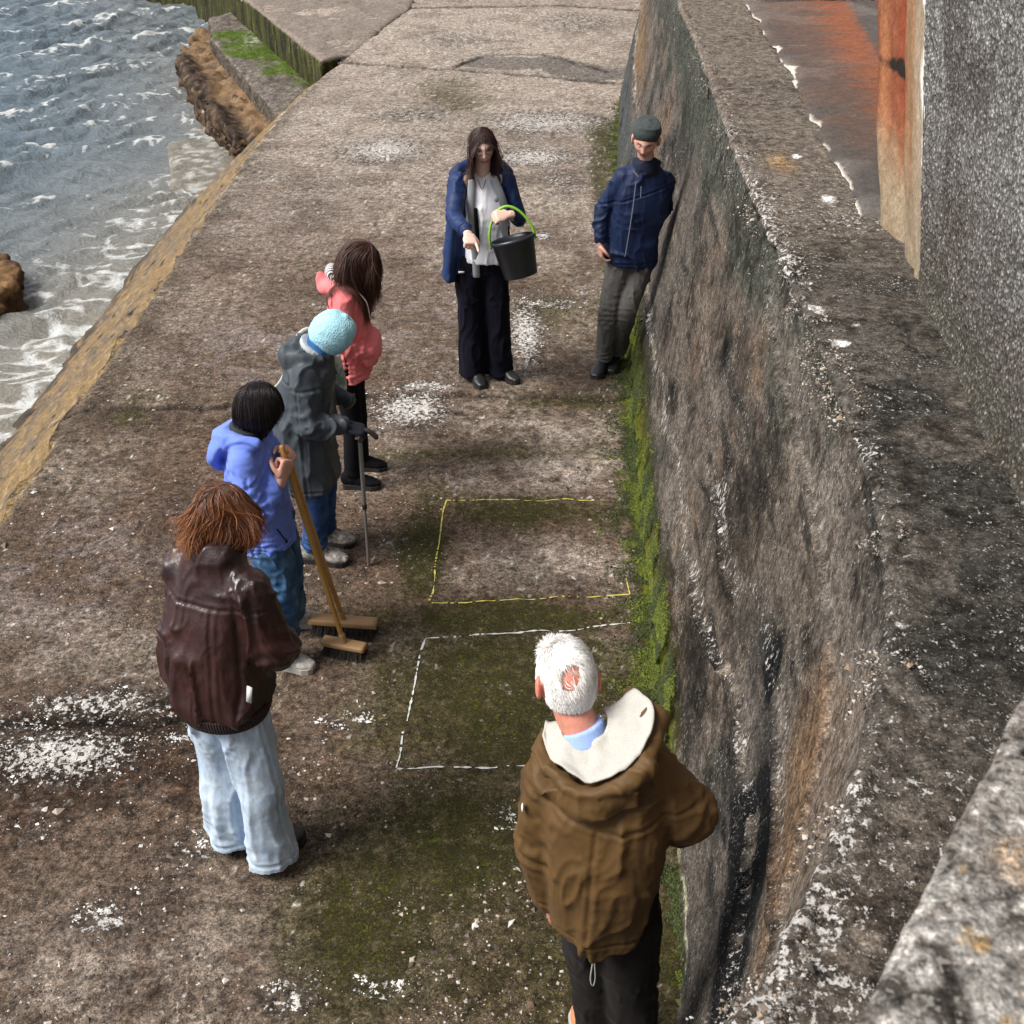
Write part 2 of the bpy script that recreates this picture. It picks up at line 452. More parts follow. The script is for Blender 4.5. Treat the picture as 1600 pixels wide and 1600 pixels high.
# ------------------------------------------------------------------ sea
def nonuni(a, b, c, d, s, gr=1.12):
    """fine step s between b and c, growing out to a and d"""
    mid_ = list(np.arange(b, c, s))
    L_ = []; p, q = b, s
    while p > a: q *= gr; p -= q; L_.append(p)
    R_ = []; p, q = mid_[-1], s
    while p < d: q *= gr; p += q; R_.append(p)
    return np.array(L_[::-1] + mid_ + R_)
gx = nonuni(-3000, -13.5, -2.6, 60, 0.034)
gy = nonuni(-60, 6.5, 30, 5000, 0.040)
GX, GY = np.meshgrid(gx, gy, indexing='ij')
sx, sy = GX.ravel(), GY.ravel()
r2 = np.random.default_rng(3)
def waves(sx, sy):
    wx = sx + .5 * vnoise(P3(sx * .5, sy * .5), 91); wy = sy + .4 * vnoise(P3(sx * .6, sy * .6), 92)
    H = np.zeros_like(sx)
    for i in range(54):
        lam = 0.22 * (1.09 ** i) if i < 30 else r2.uniform(.35, 1.5)
        if lam > 3.0: lam = r2.uniform(.5, 2.4)
        th_ = R(r2.normal(-62, 24))      # travel direction
        k = 2 * math.pi / lam
        a = 0.0135 * lam ** 0.80
        ph = r2.uniform(0, 6.28)
        s = np.sin(k * (wx * math.cos(th_) + wy * math.sin(th_)) + ph)
        H += a * (1 - np.abs(s) * 1.35 if i % 2 else s)
    return H
H = waves(sx, sy)
fade = np.exp(-np.clip(np.abs(sx + 8) - 8, 0, None) / 6) * np.exp(-np.clip(sy - 34, 0, None) / 12) * np.exp(-np.clip(4 - sy, 0, None) / 6)
calm = 0.55 + 0.45 * sstep(0.4, 3.0, -(sx + 4.2))
H = (H - H.mean()) * fade * calm
# foam: dense by the quay, laced further out
dshore = -(sx - (quay_edge(np.clip(sy, 0, 30)) - 1.28))
pf = P3(sx, sy)
lace = 1 - np.abs(fbm(pf * np.array([2.2, 3.4, 1]) + .35 * np.stack([vnoise(pf * 3, 7), vnoise(pf * 3, 8), 0 * sx], -1), 4, 95)) * 2.2
lace2 = 1 - np.abs(fbm(pf * np.array([5.5, 8.0, 1]), 4, 96)) * 2.0
near = np.clip(np.exp(-np.clip(dshore, 0, 50) / 2.2) * 1.15, 0, 1.0)
nearY = np.interp(sy, [4, 11.0, 13.5, 19, 26], [1.0, .95, .80, .68, .35])
fm = near * nearY
foam = .85 * np.clip(sstep(.70, 1.25, fm * .85 + .48 * lace + .18 * lace2 - .02), 0, 1) * (fm > .03)
foam = np.maximum(foam, 0.8 * sstep(.88, 1.20, .45 * lace + .45 * lace2 + H * 5.5 + .15))
shallow = np.clip(fm, 0, 1)
fc = np.stack([foam, shallow, 0 * foam], -1)
M['sea'] = None
b = NB('sea_water')
sep = b.n('ShaderNodeSeparateColor'); b.link(b.attr(), sep.inputs[0])
fo, sh = sep.outputs[0], sep.outputs[1]
deep = b.mix(sh, (0.085, 0.135, 0.180), (0.25, 0.225, 0.185))
mp = b.mapping((1.0, 1.5, 1.0))
n1 = b.noise(9, 6, .65, mp); n2_ = b.noise(24, 5, .65, mp, 0.6)
ffine = b.ramp(b.math('ADD', b.math('MULTIPLY', fo, .62), b.math('MULTIPLY', n2_, .62)), [(0.50, 0.0), (0.82, 1.0)])
colr = b.mix(ffine, deep, (0.62, 0.63, 0.62))
rg = b.ramp(ffine, [(0.0, 0.11), (1.0, 0.7)])
hh = b.math('ADD', b.math('MULTIPLY', n1, 1.0), b.math('MULTIPLY', n2_, .35))
M['sea'] = b.out(colr, rg, b.bump(hh, 1.0, 0.06))
b.b.inputs['IOR'].default_value = 1.38
sea = mesh_obj('sea', np.stack([sx, sy, -1.22 + H], -1), grid_faces(len(gx), len(gy)), M['sea'], col=fc)
tag(sea, 'choppy grey blue sea breaking to foam along the quay', 'sea', kind='structure')

# ------------------------------------------------------------------ irregular concrete / rock solids
def solid(name, outline, ztop, zbot, mat, colfn, label=None, cat=None, parent=None, res=0.07, amp=0.04, batter=0.0, kind=None, tilt=None, voxel=None):
    """a worn block: outline (plan points) extruded, remeshed and eroded"""
    outline = np.array(outline, float); c = outline.mean(0)
    if np.cross(outline[1] - outline[0], outline[2] - outline[1]) < 0: outline = outline[::-1]
    n = len(outline)
    zt = np.full(n, ztop, float) if tilt is None else np.array([ztop + tilt(*p) for p in outline])
    top = np.c_[outline, zt]; bot = np.c_[c + (outline - c) * (1 + batter), np.full(n, zbot)]
    V = np.r_[bot, top]
    F = [tuple(range(n))[::-1], tuple(range(n, 2 * n))] + [(i, (i + 1) % n, n + (i + 1) % n, n + i) for i in range(n)]
    V, F, N = remesh(V, F, voxel or res, 2)
    d = amp * fbm(V * 1.6, 4, 101) + amp * .45 * fbm(V * 7, 4, 103) + amp * .15 * fbm(V * 25, 2, 104)
    V = V + N * d[:, None]
    o = mesh_obj(name, V, F, mat, parent, colfn(V, N))
    if label or kind: tag(o, label, cat, kind=kind)
    return o

def remesh(V, F, voxel, smooth=2):
    me = bpy.data.meshes.new('tmp')
    me.from_pydata([tuple(v) for v in np.asarray(V, float)], [], [tuple(int(i) for i in f) for f in F])
    me.update()
    o = bpy.data.objects.new('tmp', me)
    scene.collection.objects.link(o)
    md = o.modifiers.new('r', 'REMESH'); md.mode = 'VOXEL'; md.voxel_size = voxel; md.adaptivity = 0
    dg = bpy.context.evaluated_depsgraph_get()
    ev = o.evaluated_get(dg); m2 = ev.to_mesh()
    nv = len(m2.vertices); co = np.empty(nv * 3, np.float32); m2.vertices.foreach_get('co', co); co = co.reshape(-1, 3).astype(float)
    nl = len(m2.loops); li = np.empty(nl, np.int32); m2.loops.foreach_get('vertex_index', li)
    ne = len(m2.edges); ed_ = np.empty(ne * 2, np.int32); m2.edges.foreach_get('vertices', ed_); ed_ = ed_.reshape(-1, 2)
    Fq = li.reshape(-1, 4) if nl == 4 * len(m2.polygons) else None
    if Fq is None:
        Fq = [tuple(p.vertices) for p in m2.polygons]
    ev.to_mesh_clear()
    bpy.data.objects.remove(o); bpy.data.meshes.remove(me)
    deg = np.bincount(ed_.ravel(), minlength=nv).astype(float)[:, None]; deg[deg == 0] = 1
    for _ in range(smooth):
        s = np.zeros_like(co)
        for a, b_ in ((0, 1), (1, 0)):
            for d in range(3):
                s[:, d] += np.bincount(ed_[:, a], co[ed_[:, b_], d], minlength=nv)
        co = co * .4 + s / deg * .6
    return co, Fq, vnormals(co, Fq)

def vnormals(V, F):
    if not isinstance(F, np.ndarray): F = np.array([f[:3] if len(f) == 3 else f[:4] for f in F if len(f) >= 4] or [f for f in F])
    a = V[F[:, 2]] - V[F[:, 0]]; b_ = V[F[:, -1]] - V[F[:, 1]]
    fn = np.cross(a, b_)
    N = np.zeros_like(V)
    for k in range(F.shape[1]):
        for d in range(3):
            N[:, d] += np.bincount(F[:, k], fn[:, d], minlength=len(V))
    return N / (np.linalg.norm(N, axis=1, keepdims=True) + 1e-12)

def col_upper(V, N):
    n = fbm(V * 6, 4, 5)
    c = np.tile(np.array([[.20, .165, .14]]), (len(V), 1))
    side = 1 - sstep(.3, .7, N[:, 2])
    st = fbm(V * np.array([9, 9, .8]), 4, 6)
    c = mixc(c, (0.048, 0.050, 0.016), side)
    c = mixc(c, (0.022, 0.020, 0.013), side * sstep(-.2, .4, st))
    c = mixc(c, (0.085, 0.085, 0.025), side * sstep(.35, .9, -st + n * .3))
    return c
def col_step(V, N):
    n = fbm(V * 4, 4, 15); n2 = fbm(V * 16, 3, 16)
    c = np.tile(np.array([[.105, .088, .075]]), (len(V), 1))
    c = mixc(c, (0.20, 0.17, .15), sstep(-.1, .6, n2))
    d = seg_dist(V[:, 0], V[:, 1], [(-4.9, 22.3), (-3.9, 20.7), (-2.95, 18.9)])
    c = mixc(c, (0.060, 0.095, 0.010), sstep(.62, .20, d + .45 * n) * sstep(.4, .7, N[:, 2]))
    c = mixc(c, (0.40, 0.40, 0.34), np.exp(-((V[:, 0] + 4.45) / .16) ** 2 - ((V[:, 1] - 21.9) / .5) ** 2) * sstep(0, .3, n2))
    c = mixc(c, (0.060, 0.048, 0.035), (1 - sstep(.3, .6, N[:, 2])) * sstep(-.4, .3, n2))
    return c
def col_tan(V, N):
    n = fbm(V * 3, 4, 25); n2 = fbm(V * 14, 3, 26)
    c = np.tile(np.array([[.19, .12, .065]]), (len(V), 1))
    c = mixc(c, (0.17, 0.115, .07), sstep(-.2, .6, n))
    c = mixc(c, (0.02, 0.014, 0.012), sstep(.72, .80, fbm(V * np.array([9, 7, 9]), 2, 28)))
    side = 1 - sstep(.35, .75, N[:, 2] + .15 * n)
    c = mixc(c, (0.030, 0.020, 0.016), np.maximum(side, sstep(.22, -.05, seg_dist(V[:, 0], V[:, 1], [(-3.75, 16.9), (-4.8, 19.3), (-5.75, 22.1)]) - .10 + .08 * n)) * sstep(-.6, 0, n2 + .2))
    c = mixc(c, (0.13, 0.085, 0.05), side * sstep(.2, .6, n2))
    return c
def col_kelp(V, N):
    n = fbm(V * 7, 4, 25)
    c = np.tile(np.array([[.030, .018, .014]]), (len(V), 1))
    return mixc(c, (0.075, 0.050, 0.038), sstep(0, .5, n))
o = solid('quay_block', [(-2.70,17.95),(-4.72,22.95),(-7.2,29.2),(-9.5,31),(-2,31),(-1.7,22.3),(-2.0,20.5),(-2.30,18.4)], 0.02, -2.0, stone_mat('block_concrete', 1, .7, 50, .7, .7), col_upper,
      'pale topped concrete block with mossy green streaked face behind the quay joint', 'concrete block', res=.05, amp=.035)
solid('mossy_step', [(-2.75,17.2),(-3.20,16.95),(-3.8,18.45),(-5.2,22.1),(-5.6,23.9),(-4.9,25.4),(-4.0,24.5),(-2.3,18.0)], -0.48, -2.2, M['ledge'], col_step,
      'grey concrete step with bright green moss below the streaked block', 'step', res=.045, amp=.06)
solid('ochre_step', [(-2.95,16.75),(-3.80,16.90),(-4.85,19.2),(-5.80,22.1),(-5.95,23.6),(-5.0,24.3),(-4.0,22.0),(-2.7,17.6)], -0.74, -2.4, M['algae'], col_tan,
      'lowest ochre coloured step with dark weedy flank beside the sea', 'step', res=.05, amp=.13, batter=.0)
# tidal slab awash
def col_awash(V, N):
    n = fbm(V * 8, 4, 37)
    return mixc(np.tile(np.array([[.16, .145, .12]]), (len(V), 1)), (.34, .33, .31), sstep(0, .5, n))
solid('tidal_slab', [(-3.3,15.6),(-4.55,15.9),(-5.15,18.3),(-4.6,19.6),(-3.6,17.2)], -1.155, -2.2, M['algae'], col_awash,
      'flat grey slab awash at the foot of the ochre step', 'slab', res=.05, amp=.03)
# weed hanging on the flank of the ochre step
def weed():
    r = np.random.default_rng(5); parts_v = []; parts_f = []; n = 0
    pl = np.array([(-3.55,16.85,-.86),(-3.72,17.05,-.84),(-4.2,18.2,-.84),(-4.66,19.4,-.84),(-5.2,20.9,-.84),(-5.68,22.2,-.86)])
    for i in range(700):
        s = r.uniform(0, len(pl) - 1.001); k = int(s); p = pl[k] + (pl[k + 1] - pl[k]) * (s - k)
        if s > 3.2 and r.random() < .5: continue
        p = p + np.array([r.normal(-.03, .05), r.normal(0, .05), r.uniform(-.26, .01)])
        L = r.uniform(.04, .13); w_ = r.uniform(.016, .045)
        t = np.linspace(0, 1, 4)
        ph = r.uniform(0, 6.28)
        q = p[None] + np.c_[-.10 * t ** 1.2 * r.uniform(.3, 1.4) + .02 * np.sin(4 * t + ph), .03 * np.sin(5 * t + ph), -L * t]
        wd = w_ * (1 - .7 * t)
        dv = np.array([math.cos(ph), math.sin(ph), 0])
        for j in range(4): parts_v += [q[j] - dv * wd[j], q[j] + dv * wd[j]]
        for j in range(3): parts_f.append((n + 2 * j, n + 2 * j + 1, n + 2 * j + 3, n + 2 * j + 2))
        n += 8
    return np.array(parts_v), np.array(parts_f)
V, F = weed()
M['kelp'] = NB('wet_weed').out((0.050, 0.030, 0.020), 0.35)
tag(mesh_obj('seaweed', V, F, M['kelp']), 'dark brown seaweed hanging on the flank of the ochre step', 'seaweed', kind='stuff')

def col_rock(V, N):
    n = fbm(V * 5, 4, 45)
    return mixc(np.tile(np.array([[.075, .040, .022]]), (len(V), 1)), (.19, .11, .05), sstep(0, .6, n + N[:, 2] * .3))
solid('sea_rock', [(-5.18,12.1),(-5.28,12.55),(-5.7,12.9),(-6.4,12.7),(-6.5,11.9),(-5.9,11.35),(-5.35,11.5)], -0.98, -1.9, M['algae'], col_rock,
      'brown wet rock standing out of the foam off the quay', 'rock', res=.035, amp=.11)

# ------------------------------------------------------------------ sea wall with its ledge
TOP = 2.0
path = [(2.9,26.5),(2.33,23.0),(1.72,18.6),(1.26,14.7),(1.0,11.0),(0.94,9.47),(0.855,7.8),(0.765,6.15),(0.705,4.4),(0.665,3.4),(0.60,2.75),(0.44,2.20),(0.24,1.78),(0.06,1.50),(-0.12,1.28),(-0.5,0.95),(-1.1,0.6),(-2.2,0.2)]
def catmull(P, n):
    P = np.array(P, float); P = np.vstack([2 * P[0] - P[1], P, 2 * P[-1] - P[-2]])
    out = []
    for i in range(1, len(P) - 2):
        t = np.linspace(0, 1, n, endpoint=False)[:, None]
        a, b_, c, d = P[i - 1], P[i], P[i + 1], P[i + 2]
        out.append(.5 * ((2 * b_) + (c - a) * t + (2 * a - 5 * b_ + 4 * c - d) * t ** 2 + (3 * b_ - a - 3 * c + d) * t ** 3))
    out.append(P[-2][None])
    return np.vstack(out)
pc = catmull(path, 30)
seg = np.r_[0, np.cumsum(np.linalg.norm(np.diff(pc, axis=0), axis=1))]
# samples denser near the camera
ss = [0.0]
def pat(s): return np.array([np.interp(s, seg, pc[:, 0]), np.interp(s, seg, pc[:, 1])])
while ss[-1] < seg[-1]:
    p = pat(ss[-1]); d_ = math.hypot(p[0], p[1])
    ss.append(ss[-1] + 0.0040 * max(2.2, d_))
ss = np.array(ss[:-1]); px_ = np.interp(ss, seg, pc[:, 0]); py_ = np.interp(ss, seg, pc[:, 1])
tx = np.gradient(px_, ss); ty = np.gradient(py_, ss); tl = np.hypot(tx, ty); tx /= tl; ty /= tl
# path runs towards the camera; the land side is on its left hand
nx, ny = -ty, tx
if nx[len(nx) // 2] < 0: nx, ny = -nx, -ny
k_ = np.ones(25) / 25
nx = np.convolve(np.pad(nx, 12, 'edge'), k_, 'valid'); ny = np.convolve(np.pad(ny, 12, 'edge'), k_, 'valid')
# profile: (offset inland, height), 0..1 = face, then the rounded lip, then the ledge
prof = [(-0.02, -0.06)]
for v in np.linspace(0, 1, 150)[1:]: prof.append((0.385 * (v ** 1.0) + 0.02 * math.sin(v * 3.14), v * (TOP - 0.03)))
for a in np.linspace(0.3, 1.57, 6): prof.append((0.385 + 0.028 * (1 - math.cos(a)), TOP - 0.03 + 0.03 * math.sin(a)))
o0 = prof[-1][0]
for q in np.linspace(0, 1, 100)[1:]: prof.append((o0 + 1.9 * q ** 1.35, TOP + 0.0))
prof = np.array(prof)
S, K = np.meshgrid(np.arange(len(ss)), np.arange(len(prof)), indexing='ij')
off = prof[K, 0]; zz = prof[K, 1].copy()
xx = px_[S] + nx[S] * off; yy = py_[S] + ny[S] * off
V = np.stack([xx.ravel(), yy.ravel(), zz.ravel()], -1)
F = grid_faces(len(ss), len(prof))
if nx[len(nx)//2] > 0: F = F[:, ::-1]
N = vnormals(V, F)
k = K.ravel(); sF = ss[S.ravel()]; hz = V[:, 2]
face = (hz < TOP - 0.025)
lip = np.exp(-((off.ravel() - 0.41) / 0.06) ** 2) * (hz > TOP - .2)
SP = np.stack([sF, hz, off.ravel()], -1)
nA = fbm(SP * np.array([.8, 1.2, 1]), 4, 201); nB = fbm(SP * np.array([5, 4, 5]), 4, 202); nC = fbm(SP * np.array([22, 14, 22]), 4, 203)
d = .010 * nA + .004 * nB + .0025 * nC
d += lip * (.014 * fbm(SP * np.array([9, 9, 9]), 4, 207) + .012 * fbm(SP * 20, 3, 208))
# crack and broken seam running along the face, above the foot
yw = V[:, 1]
seam_h = np.interp(yw, [1.5, 2.2, 3, 4, 5, 6, 7.5, 9, 12], [.95, .85, .80, .62, .52, .50, .46, .5, .7]) + .07 * vnoise(SP * np.array([2.2, 0, 0]), 211) + .03 * nB
seam = np.exp(-((hz - seam_h) / .022) ** 2) * face * sstep(-.35, .15, vnoise(SP * np.array([2.6, 0, 0]), 213))
seam2_h = np.interp(yw, [1.5, 2.2, 3, 4, 5, 6, 7.5], [1.35, 1.15, 1.05, .92, .8, .8, .8]) + .08 * vnoise(SP * np.array([2.0, 0, 0]), 215)
seam2 = np.exp(-((hz - seam2_h) / .020) ** 2) * face * (yw < 5) * sstep(-.5, 0, vnoise(SP * np.array([2.1, 0, 0]), 217))
d -= .030 * seam + .022 * seam2
# plaster skim: a raised smoother skin on the upper face with a curved lower edge
skim_h = np.interp(yw, [1.6, 2.1, 2.6, 3.0, 3.6, 4.2, 4.8, 5.5], [.9, 1.15, 1.45, 1.55, 1.62, 1.66, 1.75, 2.2]) 
skim = sstep(-.012, .012, hz - skim_h - .01 * nB) * face
d += .022 * skim
V = V + N * d[:, None]
ws = fbm(SP * np.array([2.4, 4.5, 3]), 5, 221)         # vertical rain streaks
c = np.tile(np.array([[.115, .098, .084]]), (len(V), 1))
c = mixc(c, (.058, .058, .050), sstep(-.1, .5, ws) * .85)                          # dark green-grey streaks
c = mixc(c, (.135, .108, .085), sstep(0, .6, nA + .4 * nB) * .7)
c = mixc(c, (.16, .105, .070), sstep(.35, .8, fbm(SP * np.array([1.1, .8, 1]), 4, 225) + .2 * nC) * .7 * face)
c = mixc(c, (.038, .034, .030), sstep(.10, .6, fbm(SP * np.array([2.0, 2.2, 2]), 5, 227)) * .75)
c = mixc(c, (.24, .20, .165), sstep(.25, .7, fbm(SP * np.array([1.6, 5.5, 2]), 5, 228)) * .55 * face)
c = mixc(c, (.022, .021, .021), sstep(.35, .65, fbm(SP * np.array([2.2, 9, 3]), 5, 229)) * .7 * face)
# the upper quarter of the face is grey green
c = mixc(c, (.058, .064, .052), sstep(1.45, 1.75, hz + .2 * ws) * face * .8 * (yw > 3.5))
# ochre brown bare patch near the camera
c = mixc(c, (.215, .150, .098), skim * 0)
oc = np.exp(-((yw - 2.35) / .6) ** 2 - ((hz - 1.35) / .42) ** 2) * face
c = mixc(c, (.20, .128, .078), sstep(.35, .8, oc + .15 * nB) * .9)
c = mixc(c, (.20, .17, .145), skim * sstep(1.95, 1.75, hz) * (yw < 5.5) * .55)
# far end: ochre stripe and dark slate foot
c = mixc(c, (.24, .15, .08), np.exp(-((hz - .95) / .28) ** 2) * face * sstep(11.5, 14, yw) * .8)
c = mixc(c, (.060, .068, .070), sstep(.75, .45, hz) * face * sstep(8.5, 11, yw) * .9)
# moss on the foot
mh = np.interp(yw, [2.4, 3.2, 4.3, 6, 7.5, 8.3, 9, 10.5, 16], [.10, .13, .26, .33, .40, .42, .30, .05, .02])
mossW = np.clip(.95 - (hz / np.maximum(mh, .02)) * .55, 0, .9) * face * np.interp(yw, [2, 3.7, 4.2, 12], [.5, .6, 1, 1])
mm = 0 * sstep(.05, -.05, hz - mh - .05 * ws) * face * np.interp(yw, [2, 3.7, 4.2, 12], [.35, .5, 1, 1])
c = mixc(c, (.105, .125, .010), mm)
c = mixc(c, (.050, .068, .006), mm * sstep(0, .5, ws + .3 * nB))
c = mixc(c, (.42, .42, .28), np.exp(-((hz - .05 - .04 * nB) / .012) ** 2) * face * (yw < 9) * sstep(0, .3, vnoise(SP * np.array([3, 0, 0]), 231)) )
# black weathering near the camera foot
bk = np.exp(-((yw - 2.5) / .75) ** 2) * np.exp(-((hz - .75) / .30) ** 2) * face
c = mixc(c, (.012, .012, .014), sstep(.30, .50, bk * .8 + .38 * ws + .2 * nB))
c = mixc(c, (.012, .011, .011), seam * .85); c = mixc(c, (.012, .011, .011), seam2 * .8)
# white lime by the seams
wl = np.exp(-((hz - seam_h - .03) / .06) ** 2) + np.exp(-((hz - seam2_h - .06) / .06) ** 2) * (yw < 5)
limeW = np.clip(.34 * wl + .22 * sstep(.1, .8, fbm(SP * np.array([5, 1.2, 5]), 4, 233)), 0, .45) * face
c = mixc(c, (.33, .27, .21), sstep(.62, .95, .75 * np.exp(-((hz - seam_h - .03) / .05) ** 2) + .45 * fbm(SP * np.array([12, 6, 12]), 4, 235)) * face * .6)
c = c * .82
# ledge colours
L_ = ~face
c[L_] = mixc(c[L_], (.092, .080, .068), np.ones(L_.sum()) * .85)
up = fbm(V * np.array([4, 4, 1]), 4, 241)
c = mixc(c, (.036, .034, .030), L_ * sstep(-.2, .6, up + .25 * nB) * np.interp(yw, [2, 4.5, 6], [.9, .8, .2]))
c = mixc(c, (.165, .135, .108), L_ * sstep(4.6, 5.6, yw) * .75)
c = mixc(c, (.155, .125, .10), L_ * sstep(2.2, 1.5, yw) * .5)
wsp = fbm(V * np.array([30, 30, 30]), 3, 245)
limeW = np.maximum(limeW, np.clip(.20 * lip * (.6 + .9 * nA) + .13 * sstep(0, .6, up) + .18 * sstep(2.1, 1.5, yw) * L_ + .20 * L_ * np.exp(-((yw - 5.4) / .6) ** 2) + .12 * L_, 0, .5))
c = mixc(c, (.62, .58, .52), 0 * L_ * sstep(.86, 1.0, wsp * .9 + .35 * sstep(2.0, 1.4, yw) + .1 * nB + np.exp(-((yw - 5.3) / .5) ** 2) * .15) * .9)
c = mixc(c, (.30, .19, .09), np.exp(-((V[:, 0] - 1.36) / .06) ** 2 - ((yw - 6.15) / .16) ** 2) * L_ * .9)
for (ax, ay, r_) in [(1.13, 4.25, .028), (1.16, 3.95, .022), (1.46, 6.25, .03), (1.47, 5.55, .05), (1.25, 4.1, .012), (0.67, 1.82, .014), (.93, 2.32, .012)]:
    c = mixc(c, (.82, .80, .78), sstep(1.1, .8, np.hypot(V[:, 0] - ax, V[:, 1] - ay) / r_ + .5 * nC) * (hz > 1.8))
sw = empty('sea_wall', (0, 0, 0), 'tall battered concrete wall curving along the quay, green at its foot', 'wall')
dampW = np.clip(.30 + .25 * ws + .2 * nA, 0, .6)
mesh_obj('wall_body', V, F, M['wall'], sw, c, msk=np.stack([limeW, mossW, dampW], -1))

# dark walkway slab on top with a rust stain
bl = [(1.88,9.9),(1.80,8.6),(1.76,7.85),(1.71,7.07),(1.66,6.6),(1.64,6.3),(1.60,5.9),(1.57,5.3),(1.64,4.9)]
wy = np.linspace(5.26, 10.55, 330); wu = np.linspace(0, 1, 150)
Yw, Uw = np.meshgrid(wy, wu, indexing='ij')
XL = np.interp(Yw, [p[1] for p in bl][::-1], [p[0] for p in bl][::-1])
XL = XL + .025 * fbm(P3(Yw.ravel() * 5, 0, 0), 4, 251).reshape(Yw.shape)
Xw = XL + (3.6 - XL) * Uw
x, y = Xw.ravel(), Yw.ravel(); n1 = fbm(P3(x * 3, y * 3), 4, 253); n2 = fbm(P3(x * 14, y * 14), 4, 254)
z = TOP + .035 + .006 * n1 + .002 * n2 - .03 * np.exp(-(Uw.ravel() / .012)) - .045 * np.exp(-(y - 5.26) / .06)
c = np.tile(np.array([[.075, .066, .060]]), (len(x), 1))
c = mixc(c, (.11, .098, .09), sstep(0, .6, n1))
rc = np.interp(y, [5, 6.5, 7.4, 10.5], [1.75, 2.12, 2.22, 2.60])
rw = np.interp(y, [5, 6.5, 7.4, 10.5], [.06, .07, .10, .13])
rr = sstep(1.15, .45, (x - rc) / rw + .3 * n2) * sstep(-2.6, .0, (x - rc) / rw + .8 * fbm(P3(x * 1.2, y * 16), 3, 257)) * sstep(5.7, 6.8, y)
c = mixc(c, (.21, .070, .032), rr * .8)
c = mixc(c, (.20, .07, .025), sstep(-7, -2, (x - rc) / rw + 1.5 * fbm(P3(x * 1.2, y * 12), 3, 258)) * (x < rc) * sstep(5.7, 6.4, y) * .22)
edge = np.exp(-Uw.ravel() / .010)
c = mixc(c, (.66, .60, .52), sstep(.55, .75, .9 * edge + .7 * fbm(P3(x * 5, y * 5), 3, 259) - .25) * .8)
tag(mesh_obj('walkway', np.stack([x, y, z], -1), grid_faces(len(wy), len(wu))[:, ::-1], stone_mat('walkway_concrete', 1.3, .76, 55, .45, .4), col=c),
    'dark walkway slab with an orange rust stain', 'walkway', kind='structure')

# kerb step at the end of the walkway
def boxm(cx, cy, cz, sx_, sy_, sz_, rot=0, res=None):
    V = np.array([(a * sx_ / 2, b_ * sy_ / 2, c_ * sz_ / 2) for c_ in (-1, 1) for b_ in (-1, 1) for a in (-1, 1)])
    cr_, sr_ = math.cos(rot), math.sin(rot)
    V = np.c_[V[:, 0] * cr_ - V[:, 1] * sr_ + cx, V[:, 0] * sr_ + V[:, 1] * cr_ + cy, V[:, 2] + cz]
    F = [(0, 2, 3, 1), (4, 5, 7, 6), (0, 1, 5, 4), (2, 6, 7, 3), (0, 4, 6, 2), (1, 3, 7, 5)]
    return V, F
def col_plain(cc, amt=.5, dark=.5, seed=1):
    def f(V, N):
        n = fbm(V * 5, 4, seed)
        return mixc(np.tile(np.array([cc]), (len(V), 1)), tuple(q * dark for q in cc), sstep(-.1, .6, n) * amt)
    return f
solid('stone_kerb', [(1.98,10.46),(2.95,10.62),(2.98,11.3),(1.80,11.2)], 2.16, 1.6, M['ledge'], col_plain((.24, .20, .18)),
      'low pale kerb across the far end of the dark walkway', 'kerb', res=.03, amp=.015)

# painted wall beyond, mauve
def col_mauve(V, N):
    n = fbm(V * 4, 4, 5); n2 = fbm(V * 15, 4, 6)
    c = np.tile(np.array([[.50, .36, .40]]), (len(V), 1))
    c = mixc(c, (.62, .55, .56), sstep(-.1, .4, n2 + .3 * n))
    c = mixc(c, (.20, .06, .08), sstep(2.16, 2.05, V[:, 2] + .06 * n))
    return c
solid('painted_wall', [(2.66,8.0),(2.97,10.8),(3.02,11.6),(3.5,11.6),(3.3,8.0)], 4.2, 1.8, stone_mat('painted_render', 1, .8, 50, .3, .5), col_mauve,
      'mauve painted wall at the back of the walkway beyond the rusty jamb', 'wall', res=.035, amp=.02)

